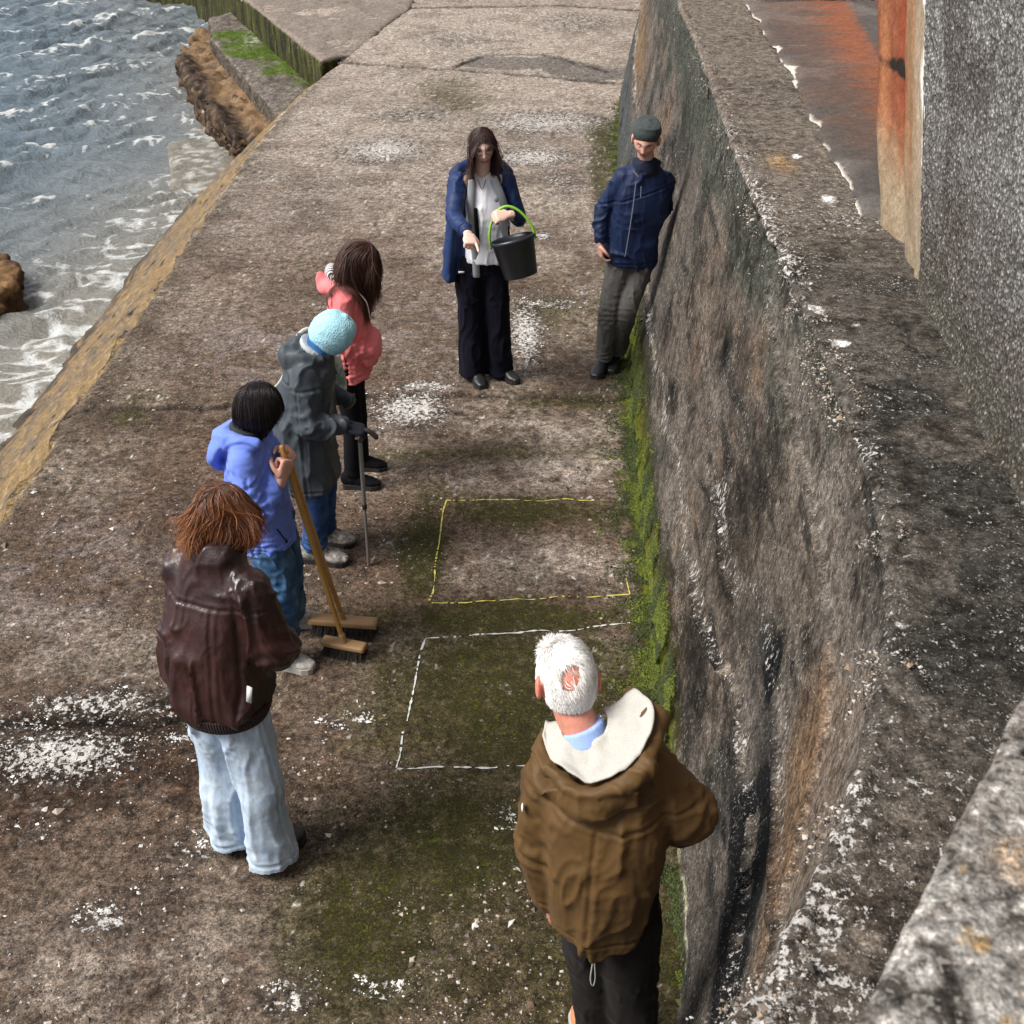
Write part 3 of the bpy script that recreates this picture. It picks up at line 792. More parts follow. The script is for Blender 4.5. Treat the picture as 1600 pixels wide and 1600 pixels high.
# roughcast wall with the rusty jamb at its end
def roughcast():
    base = np.array([(1.592, 4.46), (1.54, 3.9), (1.44, 2.89), (1.33, 1.9), (1.22, 0.9), (1.15, .1)])
    pcx = catmull(base, 60)
    sg = np.r_[0, np.cumsum(np.linalg.norm(np.diff(pcx, axis=0), axis=1))]
    s_ = np.arange(0, sg[-1], .0085); z_ = np.r_[np.arange(TOP - .06, 3.4, .0095), np.arange(3.4, 6.6, .08)]  # upper part is out of view, heightened to cut sky light from the right
    S_, Z_ = np.meshgrid(s_, z_, indexing='ij')
    xx = np.interp(S_, sg, pcx[:, 0]).ravel(); yy = np.interp(S_, sg, pcx[:, 1]).ravel(); zz = Z_.ravel()
    Pn = np.stack([S_.ravel(), zz, 0 * zz], -1)
    n1 = fbm(Pn * 2, 3, 301); n2 = fbm(Pn * 60, 3, 302); n3 = fbm(Pn * 9, 3, 303)
    d = .010 * n1 + .0050 * n2 + .003 * n3
    xx = xx - d - .02 * np.exp(-(zz - TOP) / .05)
    c = np.tile(np.array([[.30, .285, .27]]), (len(xx), 1))
    c = mixc(c, (.12, .11, .10), sstep(-.2, .4, -n2 + .3 * n3) * .7)
    c = mixc(c, (.40, .39, .38), sstep(.35, .75, n2 + .25 * n3) * .6)
    c = mixc(c, (.085, .060, .045), sstep(.75, .1, zz - TOP + .15 * n3) * .6)
    c = mixc(c, (.07, .075, .045), sstep(.20, .0, zz - TOP + .06 * n3 - .03) * .4)
    c = mixc(c, (.06, .04, .03), sstep(.5, .9, fbm(Pn * 2.2, 4, 306)) * .5)
    yy = yy + .55 * (zz - TOP) * sstep(2.2, 4.2, yy)
    V = np.stack([xx, yy, zz], -1); F = grid_faces(len(s_), len(z_))
    # give it a body: back side
    n = len(V)
    bk = np.array([(1.592, 4.46), (1.15, .1)])
    VB = np.array([(1.592, 4.46, TOP - .06), (1.592, 6.99, 6.6), (2.05, 6.95, 6.6), (2.05, 4.4, TOP - .06), (1.6, .1, TOP - .06), (1.6, .1, 6.6), (1.15, .1, TOP - .06), (1.15, .1, 6.6)])
    FB = np.array([(0, 1, 2, 3), (3, 2, 5, 4), (4, 5, 7, 6), (1, 7, 5, 2)]) + n
    return np.vstack([V, VB]), np.vstack([F, FB]), np.vstack([c, np.tile([[.14, .13, .12]], (8, 1))])
b = NB('roughcast_render')
g = b.noise(150, 3, .75); vo = b.voro(62); vc = b.voro(62, out='Color')
sp = b.n('ShaderNodeSeparateColor'); b.link(vc, sp.inputs[0])
cc = b.mix(1.0, b.attr(), b.ramp(g, [(.3, .35), (.5, .95), (.72, 1.9)]), 'MULTIPLY')
cc = b.mix(1.0, cc, b.ramp(vo, [(.15, 1.35), (.55, .50)]), 'MULTIPLY')
chip = b.math('MULTIPLY', b.ramp(sp.outputs[0], [(.84, 0.0), (.90, .8)]), b.ramp(vo, [(.25, 1.0), (.40, 0.0)]))
cc = b.mix(b.math('MULTIPLY', chip, .5), cc, (.55, .54, .53))
hh = b.math('ADD', b.math('MULTIPLY', b.math('SUBTRACT', 1.0, vo), .8), b.math('MULTIPLY', g, .6))
b.b.inputs['Specular IOR Level'].default_value = .15
M['roughcast'] = b.out(cc, .8, b.bump(hh, 1.0, .012))
V, F, c = roughcast()
rw_ = empty('roughcast_wall', (1.55, 4.3, TOP), 'grey roughcast wall rising beside the ledge, pebbly texture', 'wall')
mesh_obj('wall_face', V, F, M['roughcast'], rw_, c)
# jamb: pale render edge then rusted steel channel
def jamb():
    z_ = np.r_[np.arange(TOP - .03, 3.4, .012), np.arange(3.4, 6.6, .08)]
    prof = []
    A = np.array([1.592, 4.46]); B = np.array([1.655, 5.22])
    t_ = np.linspace(0, 1, 90)
    Z_, T_ = np.meshgrid(z_, t_, indexing='ij')
    xx = A[0] + (B[0] - A[0]) * T_; yy = A[1] + (B[1] - A[1]) * T_
    chan = .035 * (np.exp(-((T_ - .62) / .10) ** 2)) - .035 * np.exp(-((T_ - .93) / .10) ** 2)   # groove and flange
    n = fbm(np.stack([T_.ravel() * 3, Z_.ravel() * 3, 0 * T_.ravel()], -1), 4, 311).reshape(T_.shape)
    n2 = fbm(np.stack([T_.ravel() * 12, Z_.ravel() * 6, 0 * T_.ravel()], -1), 4, 312).reshape(T_.shape)
    st = fbm(np.stack([T_.ravel() * 9, Z_.ravel() * .7, 0 * T_.ravel()], -1), 4, 313).reshape(T_.shape)
    xx = xx + chan + .006 * n2 + .01 * n
    yy = yy + (.55 + .16 * T_) * (Z_ - TOP)
    c = np.tile(np.array([[.27, .15, .08]]), (T_.size, 1))
    tf, zf, nf_, sf = T_.ravel(), Z_.ravel(), n2.ravel(), st.ravel()
    c = mixc(c, (.20, .062, .030), sstep(.45, .70, tf + .10 * sf) * sstep(2.15, 2.5, zf + .1 * nf_) * .95)
    c = mixc(c, (.24, .045, .02), np.exp(-((tf - .62 + .02 * sf) / .06) ** 2) * sstep(2.2, 2.6, zf) * .9)
    c = mixc(c, (.30, .13, .06), np.exp(-((tf - .86) / .05) ** 2) * .7)
    c = mixc(c, (.36, .29, .21), sstep(.35, .1, tf + .08 * sf) * .9)
    c = mixc(c, (.72, .69, .64), sstep(.10, .03, tf + .05 * nf_))
    c = mixc(c, (.27, .22, .15), sstep(2.42, 2.15, zf + .08 * nf_) * .85)
    c = mixc(c, (.02, .015, .012), sstep(1.1, .7, np.hypot((tf - .72) / .18, (zf - 2.62) / .028) + .5 * nf_))
    V = np.stack([xx.ravel(), yy.ravel(), zf], -1)
    F = grid_faces(len(z_), len(t_))[:, ::-1]
    n0 = len(V)
    VB = np.array([(1.655, 5.22, TOP - .03), (1.655, 8.48, 6.6), (2.05, 8.44, 6.6), (2.05, 5.18, TOP - .03), (2.05, 6.95, 6.6), (2.05, 4.42, TOP - .03), (1.592, 6.99, 6.6)])
    FB = np.array([(0, 1, 2, 3), (3, 2, 4, 5), (1, 6, 4, 2)]) + n0
    return np.vstack([V, VB]), np.vstack([F, FB]), np.vstack([c, np.tile([[.3, .15, .08]], (7, 1))])
V, F, c = jamb()
o = mesh_obj('rusty_jamb', V, F, stone_mat('rusty_render', 1.2, .85, 50, .4, .5, .7), rw_, c)
o['label'] = 'jamb streaked with orange rust and a pale chipped edge'

# parapet beside the camera
def col_par(V, N):
    n = fbm(V * 5, 4, 401); n2 = fbm(V * 62, 3, 402); n3 = fbm(V * 26, 3, 403)
    c = np.tile(np.array([[.26, .23, .205]]), (len(V), 1))
    c = mixc(c, (.07, .058, .050), sstep(-.1, .4, n3) * .85)
    c = mixc(c, (.62, .58, .54), sstep(.20, .50, fbm(V * 70, 3, 409) + .35 * n + .1) * .95)
    c = mixc(c, (.50, .30, .10), sstep(.85, .98, fbm(V * 42, 2, 405)) * .7)
    c = mixc(c, (.62, .46, .33), sstep(1.2, .7, np.hypot((V[:, 0] - .425) / .022, (V[:, 1] - .70) / .028) + .4 * n3) * sstep(.5, .8, N[:, 2]))
    return c
solid('parapet', [(.12,.355),(.25,.55),(.39,.765),(.51,.94),(.70,1.20),(.83,1.36),(1.35,1.30),(1.2,.1),(.3,.1)], 3.0, 1.9, stone_mat('parapet_concrete', 1.7, .545, 75, 1.25, 1.0), col_par,
      'speckled coarse concrete parapet top closest to the viewer', 'parapet', res=.008, amp=.010)

# ================================================================== people
def rot_to(t, hint):
    t = t / np.linalg.norm(t)
    x = hint - t * hint.dot(t); x = x / (np.linalg.norm(x) + 1e-9)
    return x, np.cross(t, x), t

def loft(secs, hint=(1, 0, 0), n=20, power=2.0, caps='round', sub=4):
    """secs: [(point, rx, ry), ...]; rx along the hint direction"""
    P = np.array([s[0] for s in secs], float); Rr = np.array([[s[1], s[2]] for s in secs], float)
    if sub > 1 and len(secs) > 2:
        P = catmull(P, sub) if P.shape[1] == 3 else P
        Rr = catmull(Rr, sub)
    elif sub > 1:
        t = np.linspace(0, 1, sub + 1)[:, None]
        P = P[0] * (1 - t) + P[1] * t; Rr = Rr[0] * (1 - t) + Rr[1] * t
    T = np.gradient(P, axis=0)
    hint = np.array(hint, float)
    a = np.linspace(0, 2 * math.pi, n, endpoint=False)
    ca, sa = np.cos(a), np.sin(a)
    e = 2.0 / power
    cx = np.sign(ca) * np.abs(ca) ** e; cy = np.sign(sa) * np.abs(sa) ** e
    rings = []
    def ring(p, rx, ry, x, y): rings.append(p + np.outer(cx * rx, x) + np.outer(cy * ry, y))
    for i in range(len(P)):
        x, y, t = rot_to(T[i], hint)
        if i == 0 and caps in ('round', 'start'):
            r = min(Rr[i]) * .9
            for q in (1.35, .9, .45): ring(P[i] - t * r * math.sin(q), Rr[i, 0] * math.cos(q), Rr[i, 1] * math.cos(q), x, y)
        ring(P[i], Rr[i, 0], Rr[i, 1], x, y)
        if i == len(P) - 1 and caps in ('round', 'end'):
            r = min(Rr[i]) * .9
            for q in (.45, .9, 1.35): ring(P[i] + t * r * math.sin(q), Rr[i, 0] * math.cos(q), Rr[i, 1] * math.cos(q), x, y)
    V = np.vstack(rings); m = len(rings)
    F = []
    for i in range(m - 1):
        for j in range(n):
            k = (j + 1) % n
            F.append((i * n + j, i * n + k, (i + 1) * n + k, (i + 1) * n + j))
    F.append(tuple(range(n))[::-1]); F.append(tuple((m - 1) * n + j for j in range(n)))
    return V, F

def ellipsoid(c, r, Rm=None, n=16):
    V, F = [], []
    for i in range(1, n):
        p = math.pi * i / n
        for j in range(2 * n):
            q = math.pi * j / n
            V.append((r[0] * math.sin(p) * math.cos(q), r[1] * math.sin(p) * math.sin(q), r[2] * math.cos(p)))
    V.append((0, 0, r[2])); V.append((0, 0, -r[2])); V = np.array(V)
    m = 2 * n
    for i in range(n - 2):
        for j in range(m):
            k = (j + 1) % m
            F.append((i * m + j, (i + 1) * m + j, (i + 1) * m + k, i * m + k))
    for j in range(m):
        k = (j + 1) % m
        F.append((len(V) - 2, j, k)); F.append((len(V) - 1, (n - 2) * m + k, (n - 2) * m + j))
    if Rm is not None: V = V @ np.array(Rm).T
    return V + np.array(c), F

def head_frame(face, tilt=0.0):
    """columns: right, forward, up; face = direction the face points"""
    f = np.array(face, float); f /= np.linalg.norm(f)
    r = np.cross(f, (0, 0, 1)); r /= np.linalg.norm(r)
    u = np.cross(r, f)
    c, s = math.cos(R(tilt)), math.sin(R(tilt))
    r, u = r * c + u * s, u * c - r * s
    return np.stack([r, f, u], 1)

def head_parts(c, Fm, s=1.0, ears=1.0):
    """skull, face, ears as closed pieces in the head frame"""
    n = 40
    th_ = np.linspace(0.02, math.pi - .02, n); ph = np.linspace(0, 2 * math.pi, 2 * n, endpoint=False)
    T_, Q = np.meshgrid(th_, ph, indexing='ij')
    d = np.stack([np.sin(T_) * np.sin(Q), np.sin(T_) * np.cos(Q), np.cos(T_)], -1).reshape(-1, 3)
    p = d * np.array([.077, .098, .112])
    z = p[:, 2]
    low = np.clip(-z / .112, 0, 1)
    p[:, 0] *= 1 - .36 * low ** 1.6
    back = d[:, 1] < 0
    p[:, 1] += np.where(d[:, 1] > 0, 1, 0) * (-.006 * low) + np.where(back, .045 * low ** 1.3, 0)
    x, y = p[:, 0], p[:, 1]
    fr = sstep(.2, .6, d[:, 1])
    g = lambda cx, cz, sx_, sz_: np.exp(-((x - cx) / sx_) ** 2 - ((z - cz) / sz_) ** 2)
    dy = .006 * g(0, .022, .045, .012)
    dy += -.011 * (g(.031, 0, .017, .012) + g(-.031, 0, .017, .012))
    dy += .010 * g(0, -.005, .010, .020) + .017 * g(0, -.036, .014, .015) + .005 * (g(.012, -.042, .008, .008) + g(-.012, -.042, .008, .008))
    dy += .007 * g(0, -.068, .022, .008) - .004 * g(0, -.0775, .022, .004) + .007 * g(0, -.084, .018, .007)
    dy += .009 * g(0, -.105, .02, .012) + .004 * (g(.045, -.03, .02, .02) + g(-.045, -.03, .02, .02))
    p[:, 1] += dy * fr
    V = (p * s) @ Fm.T + np.array(c)
    F = []
    m = 2 * n
    for i in range(n - 1):
        for j in range(m):
            k = (j + 1) % m
            F.append((i * m + j, (i + 1) * m + j, (i + 1) * m + k, i * m + k))
    F.append(tuple(range(m))); F.append(tuple((n - 1) * m + j for j in range(m))[::-1])
    out = [(V, F)]
    for sd_ in ((-1, 1) if ears > 0 else ()):
        E, EF = ellipsoid((0, 0, 0), (.010, .022, .035), n=8)
        a = R(22) * sd_
        E = np.c_[E[:, 0] * math.cos(a) + E[:, 1] * math.sin(a) * -1, E[:, 0] * math.sin(a) + E[:, 1] * math.cos(a), E[:, 2]]
        E = E + np.array([sd_ * .084, -.010, -.012])
        out.append(((E * s) @ Fm.T + np.array(c), EF))
    return out

def hand_parts(w, d, nrm, side, curl=(30, 40, 30), s=1.0, point=False, thumb=.6):
    """w wrist, d direction to the knuckles, nrm direction the back of the hand faces, side +1 for a right hand"""
    w = np.array(w, float); d = np.array(d, float); d /= np.linalg.norm(d)
    nrm = np.array(nrm, float); nrm = nrm - d * nrm.dot(d); nrm /= np.linalg.norm(nrm)
    lat = np.cross(d, nrm) * side           # towards the thumb
    lat = -lat
    parts = [loft([(w - d * .02, .026 * s, .020 * s), (w + d * .015 * s, .028 * s, .018 * s), (w + d * .05 * s, .040 * s, .015 * s), (w + d * .082 * s, .041 * s, .013 * s), (w + d * .092 * s, .037 * s, .010 * s)], hint=lat, n=16, power=2.4)]
    L = [.070, .079, .073, .057]
    for k in range(4):
        b = w + (d * .084 + lat * (.030 - .0200 * k)) * s
        sp = (1.5 - k) * .05
        dd = d + lat * sp; dd /= np.linalg.norm(dd)
        ax = -nrm
        cu = curl
        if point: cu = (5, 8, 5) if k == 0 else (75, 85, 50)
        pts = [b]; ang = 0
        for q, fr in zip(cu, (.45, .31, .24)):
            ang += R(q)
            v = dd * math.cos(ang) + ax * math.sin(ang)
            pts.append(pts[-1] + v * L[k] * fr * s)
        rr = (.0096, .0088, .0080, .0068)
        parts.append(loft([(p_, r_ * s, r_ * s) for p_, r_ in zip(pts, rr)], hint=lat + nrm * .3, n=10, sub=3))
    b = w + (d * .022 + lat * .024) * s
    v1 = d * .62 + lat * .62 - nrm * thumb * .7; v1 /= np.linalg.norm(v1)
    v2 = d * .92 + lat * .10 - nrm * thumb; v2 /= np.linalg.norm(v2)
    p1 = b + v1 * .042 * s; p2 = p1 + v2 * .032 * s; p3 = p2 + (v2 * .7 - lat * .5) * .024 * s
    parts.append(loft([(b, .016 * s, .014 * s), (p1, .0115 * s, .011 * s), (p2, .0098 * s, .009 * s), (p3, .0078 * s, .007 * s)], hint=nrm, n=10, sub=3))
    return parts

M['skin'] = None
b = NB('skin')
c_ = b.mix(1.0, b.attr(), b.ramp(b.noise(60, 4), [(.3, .86), (.7, 1.12)]), 'MULTIPLY')
M['skin'] = b.out(c_, .48, b.bump(b.noise(220, 3), .15, .002), Subsurface_Weight=.12, Subsurface_Scale=.01)
b = NB('hair_strands')
M['hair'] = b.out(b.attr(), .42, Specular_IOR_Level=.45)

def fabric(name, col, rough=.85, weave=900, var=.25, bump=.25, sheen=.15, fold=None, big=6, worn=None):
    b = NB(name)
    n1 = b.noise(big, 5, .6); n2 = b.noise(weave, 2)
    c = b.mix(1.0, tuple(col), b.ramp(n1, [(.3, 1 - var), (.7, 1 + var)]), 'MULTIPLY')
    c = b.mix(1.0, c, b.ramp(n2, [(.3, .8), (.7, 1.2)]), 'MULTIPLY')
    if worn: c = b.mix(b.ramp(b.noise(worn[1], 5, .65), [(.45, 0.0), (.68, 1.0)]), c, worn[0])
    h = b.math('ADD', b.math('MULTIPLY', n2, .25), b.math('MULTIPLY', b.noise(45, 4), .75))
    m = b.out(c, rough, b.bump(h, bump, .004))
    b.b.inputs['Specular IOR Level'].default_value = .5 if rough < .5 else (.28 if rough < .7 else .12)
    b.b.inputs['Sheen Weight'].default_value = sheen * .3
    return m

def wrinkle(V, N, spec, seed=0):
    """spec: list of (freq vector, amplitude[, warp])"""
    d = np.zeros(len(V))
    wv = np.stack([vnoise(V * 4 + 3, seed + 1), vnoise(V * 4 + 9, seed + 2), vnoise(V * 4 + 21, seed + 3)], -1)
    for k, sp_ in enumerate(spec):
        f, a = np.array(sp_[0], float), sp_[1]
        r = ridge(V * f + wv * .8, 2, seed + 10 * k)
        d += a * (1.25 * np.clip(r, 0, 1) ** 3.2 - .30)
    return V + N * d[:, None]

def creases(V, N, joints, seed=0):
    """compression folds round bent joints: (point, axis, radius, amplitude, wavelength)"""
    d = np.zeros(len(V))
    for k, (p, ax, r, a, lam) in enumerate(joints):
        ax = np.array(ax, float); ax /= np.linalg.norm(ax)
        q = V - np.array(p)
        t = q @ ax
        t = t + .018 * vnoise(V * 22 + 5 * k, seed + k) + .02 * vnoise(V * 9 + k, seed + 40 + k)
        d += a * np.exp(-(np.linalg.norm(q, axis=1) / r) ** 2) * np.cos(t * 6.283 / lam)
    return V + N * d[:, None]

def garment(name, parts, mat, parent, voxel=.007, smooth=3, wr=None, cr=None, seed=0, colfn=None, label=None, post=None, seams=None):
    V, F = merge(parts)
    V, F, N = remesh(V, F, voxel, smooth)
    if wr: V = wrinkle(V, N, wr, seed)
    if cr: V = creases(V, N, cr, seed)
    for f_ in (seams or []):
        V = V - N * (.0045 * np.exp(-(f_(V) / .0055) ** 2))[:, None] + N * (.0022 * np.exp(-((np.abs(f_(V)) - .014) / .006) ** 2))[:, None]
    if post: V = post(V, N)
    col = colfn(V, N) if colfn else None
    o = mesh_obj(name, V, F, mat, parent, col)
    if label: o['label'] = label
    return o

A3 = lambda *a: np.array(a, float)
def lerp(a, b, t): return np.array(a, float) * (1 - t) + np.array(b, float) * t

def torso(hem, waist, chest, sh, neck, hint, n=28, power=2.3, extra=()):
    return loft([hem, waist, chest, sh, neck], hint=hint, n=n, power=power, caps='round', sub=6)

def arm(sh, el, wr, r0, r1, r2, flat=1.0, caps='round'):
    sh, el, wr = map(lambda q: np.array(q, float), (sh, el, wr))
    if r0 > .05: r0, r1, r2 = r0 * .90, r1 * .86, r2 * .88
    h = np.cross(el - sh, wr - el)
    if np.linalg.norm(h) < 1e-4: h = A3(.3, .2, 1)
    return loft([(sh, r0, r0), (lerp(sh, el, .5), (r0 + r1) * .5, (r0 + r1) * .5), (lerp(sh, el, .88), r1 * 1.02, r1 * 1.02), (lerp(el, wr, .12), r1, r1),
                 (lerp(el, wr, .6), (r1 + r2) * .5, (r1 + r2) * .5), (wr, r2, r2)], hint=h, n=18, caps=caps, sub=4)

def leg(hip, kn, an, r0, r1, r2, hint, mid=None, bell=1.0, caps='round'):
    hip, kn, an = map(lambda q: np.array(q, float), (hip, kn, an))
    return loft([(hip, r0, r0 * 1.02), (lerp(hip, kn, .5), (r0 + r1) * .5, (r0 + r1) * .52), (kn, r1, r1), (lerp(kn, an, .5), (r1 + r2) * .5, (r1 + r2) * .5), (an, r2 * bell, r2 * bell * 1.1)], hint=hint, n=20, caps=caps, sub=5)

def body(name_parent, J, s, headc, Fm, skin=(.50, .27, .19), lips=(.42, .14, .12), brow=(.05, .035, .03), voxel=.0052, beard=0, scalp=None, hands=(), ears=1.0):
    hint = A3(*J['shR']) - A3(*J['shL'])
    parts = head_parts(headc, Fm, s, ears)
    nk, hd = A3(*J['neck']), A3(*headc)
    parts.append(loft([(nk - A3(0, 0, .05), .050 * s, .050 * s), (nk, .054 * s, .054 * s), (hd - Fm[:, 2] * .055 * s - Fm[:, 1] * .018 * s, .052 * s, .054 * s), (hd - Fm[:, 1] * .02 * s, .045 * s, .05 * s)], hint=hint))
    pv = A3(*J['pelvis'])
    parts.append(loft([(pv - A3(0, 0, .02), .13 * s, .085 * s), (lerp(pv, nk, .35), .105 * s, .08 * s), (lerp(pv, nk, .72), .125 * s, .075 * s), (lerp(pv, nk, .88), .08 * s, .06 * s)], hint=hint))
    for k in 'LR':
        parts.append(arm(J['sh' + k], J['el' + k], J['wr' + k], .042 * s, .034 * s, .024 * s))
        parts.append(loft([(lerp(J['sh' + k], J['neck'], .8) - A3(0, 0, .045), .045 * s, .045 * s), (A3(*J['sh' + k]) - A3(0, 0, .01), .040 * s, .040 * s)], hint=(0, 0, 1)))
        parts.append(leg(J['hip' + k], J['kn' + k], J['an' + k], .068 * s, .045 * s, .030 * s, hint))
        an, to = A3(*J['an' + k]), A3(*J['to' + k])
        parts.append(loft([(an - A3(0, 0, .03), .026 * s, .028 * s), (lerp(an, to, .45) * A3(1, 1, .6), .028 * s, .02 * s), (lerp(an, to, .85) * A3(1, 1, 0) + A3(0, 0, .03), .028 * s, .012 * s)], hint=hint))
    for h in hands: parts += hand_parts(**h)
    V, F = merge(parts)
    V, F, N = remesh(V, F, voxel, 1)
    L = ((V - hd) @ Fm) / s
    c = np.tile(np.array([skin]), (len(V), 1))
    near = np.linalg.norm(L, axis=1) < .16
    x, y, z = L[:, 0], L[:, 1], L[:, 2]
    front = near & (y > .03)
    g = lambda cx, cz, sx_, sz_: np.exp(-((x - cx) / sx_) ** 2 - ((z - cz) / sz_) ** 2) * front
    c = mixc(c, (skin[0] * 1.05, skin[1] * .72, skin[2] * .66), .55 * (g(.045, -.035, .02, .018) + g(-.045, -.035, .02, .018) + g(0, -.04, .012, .012)))
    c = mixc(c, (skin[0] * 1.05, skin[1] * .66, skin[2] * .6), near * (np.abs(x) > .078) * .6)
    if beard: c = mixc(c, (.16, .11, .085), near * beard * sstep(-.04, -.065, z) * sstep(.0, .04, y))
    c = mixc(c, lips, sstep(.35, .6, g(0, -.077, .026, .013)))
    for q in (-1, 1):
        c = mixc(c, brow, sstep(.3, .55, g(q * .033, .019 , .020, .005)))
        c = mixc(c, (skin[0] * .5, skin[1] * .38, skin[2] * .35), .5 * g(q * .031, .004, .018, .007))
    if scalp is not None:
        hair_col, lim = scalp
        c = mixc(c, hair_col, near * scalp_mask(L / A3(.077, .098, .112), lim))
    o = mesh_obj('body', V, F, M['skin'], name_parent, c)
    return o

def scalp_mask(d, lim=0):
    """1 where hair grows; d in the unit head frame (right, forward, up)"""
    hl = np.interp(d[:, 1], [-1, -.5, 0, .25, .5, .8], [-.55, -.50, -.12, .02, .42, .50]) + lim
    return sstep(-.04, .04, d[:, 2] - hl)

def strands(headc, Fm, n, length, seed, color, s=1.0, grav=.35, curl=.0, curlf=20, part=.0, width=.0016, caps=(), lim=0.0, layer=(1.06, 1.20), mask=None, stiff=.72, out=0.0, seg=14, back=.25, cvar=.3, tip=None, flip=0.0, step_noise=.10, guard=0.0, gather=0.0, axis=None):
    r = np.random.default_rng(seed)
    d = r.normal(size=(n * 3, 3)); d /= np.linalg.norm(d, axis=1)[:, None]
    keep = scalp_mask(d, lim) > .5
    if mask is not None: keep &= mask(d)
    d = d[keep][:n]; n = len(d)
    rad = A3(.079, .100, .114) * s
    Lr = r.uniform(layer[0], layer[1], n)
    p = d * rad * 1.0
    sgn = np.sign(d[:, 0] - part) 
    t0 = np.stack([sgn * (.9 * np.clip(d[:, 2], 0, 1)), -back * np.ones(n) + .2 * d[:, 1], -.75 * np.ones(n)], -1)
    nr = d / rad; nr /= np.linalg.norm(nr, axis=1)[:, None]
    v = t0 - nr * (t0 * nr).sum(1)[:, None] + nr * (.25 + out); v /= np.linalg.norm(v, axis=1)[:, None]
    P = p @ Fm.T + headc; Vv = v @ Fm.T
    L = (length(d) if callable(length) else np.full(n, length)) * r.uniform(.82, 1.1, n) * s
    st = L / seg
    pts = [P.copy()]
    ph = r.uniform(0, 6.28, n)
    gr = A3(0, 0, -1)
    rv = r.normal(size=(n, 3)) * step_noise
    for k in range(seg):
        nz = np.stack([vnoise(P * curlf + 5, seed), vnoise(P * curlf + 55, seed + 1), vnoise(P * curlf + 95, seed + 2)], -1)
        Vv = Vv * stiff + gr * grav * (1 - stiff) * 3 + nz * curl + rv * (.4 + .6 * k / seg)
        Vv /= np.linalg.norm(Vv, axis=1)[:, None]
        P = P + Vv * st[:, None]
        q = (P - headc) @ Fm / rad
        m = np.linalg.norm(q, axis=1)
        lim_ = 1 + (Lr - 1) * min(1, (k + 1) / 4)
        ins = m < lim_
        q[ins] *= (lim_[ins] / m[ins])[:, None]
        if guard > 0:
            fz = (q[:, 1] > .15) & (q[:, 2] < .62) & (q[:, 2] > -3.2) & (np.abs(q[:, 0]) < guard)
            lim2 = guard * np.clip(.35 + (.62 - q[:, 2]) * 1.1, 0, 1)
            q[:, 0] = np.where(fz & (np.abs(q[:, 0]) < lim2), np.where(q[:, 0] >= part, 1, -1) * lim2, q[:, 0])
        P = (q * rad) @ Fm.T + headc
        if gather > 0:
            ctr_ = headc + (A3(*axis) if axis is not None else -Fm[:, 1] * .04 * s)
            below = np.clip((headc[2] - .01 - P[:, 2]) / .10, 0, 1) * gather
            P[:, :2] += (ctr_[:2] - P[:, :2]) * below[:, None]
        for (a, b_, rr) in caps:
            a, b_ = A3(*a), A3(*b_)
            ab = b_ - a; t = np.clip(((P - a) @ ab) / ab.dot(ab), 0, 1)
            cc = a + t[:, None] * ab; dv = P - cc; dm = np.linalg.norm(dv, axis=1)
            ii = dm < rr
            P[ii] = cc[ii] + dv[ii] / (dm[ii, None] + 1e-9) * rr
        Vn = P - pts[-1]
        Vv = Vn / (np.linalg.norm(Vn, axis=1)[:, None] + 1e-9)
        pts.append(P.copy())
    A = np.stack(pts, 1)                      # n, seg+1, 3
    if curl > 0 and flip > 0:
        kk = np.arange(seg + 1)[None, :] / seg
        off = flip * kk * s
        wv = np.sin(kk * 9 + ph[:, None] * .3 + 30 * vnoise(A[:, 0] * 9, 77)[:, None])
        A = A + (Fm[:, 0][None, None, :] * (off * wv)[..., None]) + (Fm[:, 1][None, None, :] * (off * np.cos(kk * 9 + ph[:, None]))[..., None])
    T = np.gradient(A, axis=1); T /= np.linalg.norm(T, axis=2)[..., None] + 1e-9
    rnd = r.normal(size=(n, 1, 3))
    X = np.cross(T, rnd); X /= np.linalg.norm(X, axis=2)[..., None] + 1e-9
    Yv = np.cross(T, X)
    kk = np.arange(seg + 1) / seg
    wd = width * s * np.clip(1.0 - kk ** 3 * .85, .15, 1)[None, :] * r.uniform(.6, 1.4, (n, 1))
    V = []
    for a in (0, 2.094, 4.189):
        V.append(A + (X * math.cos(a) + Yv * math.sin(a)) * wd[..., None])
    V = np.stack(V, 2).reshape(-1, 3)          # n, seg+1, 3side
    base = (np.arange(n)[:, None, None] * (seg + 1) * 3 + np.arange(seg)[None, :, None] * 3)
    j = np.arange(3)[None, None, :]; jn = (np.arange(3) + 1)[None, None, :] % 3
    F = np.stack(np.broadcast_arrays(base + j, base + jn, base + 3 + jn, base + 3 + j), -1).reshape(-1, 4)
    cv = np.array(color)[None, :] * np.exp(r.normal(size=(n, 1)) * cvar)
    cv = cv * (1 + .25 * vnoise(pts[3] * 40, 5))[:, None]
    C = np.repeat(cv[:, None, :], seg + 1, 1)
    if tip is not None:
        C = C * (1 - kk[None, :, None]) + np.array(tip)[None, None, :] * np.exp(r.normal(size=(n, 1, 1)) * cvar) * kk[None, :, None]
    C = np.repeat(C, 3, 1).reshape(-1, 3)
    return V, F, C

def hair_obj(parent, sets, name='hair'):
    V = []; F = []; C = []; n = 0
    for v, f, c in sets:
        V.append(v); F.append(f + n); C.append(c); n += len(v)
    return mesh_obj(name, np.vstack(V), np.vstack(F), M['hair'], parent, np.vstack(C))

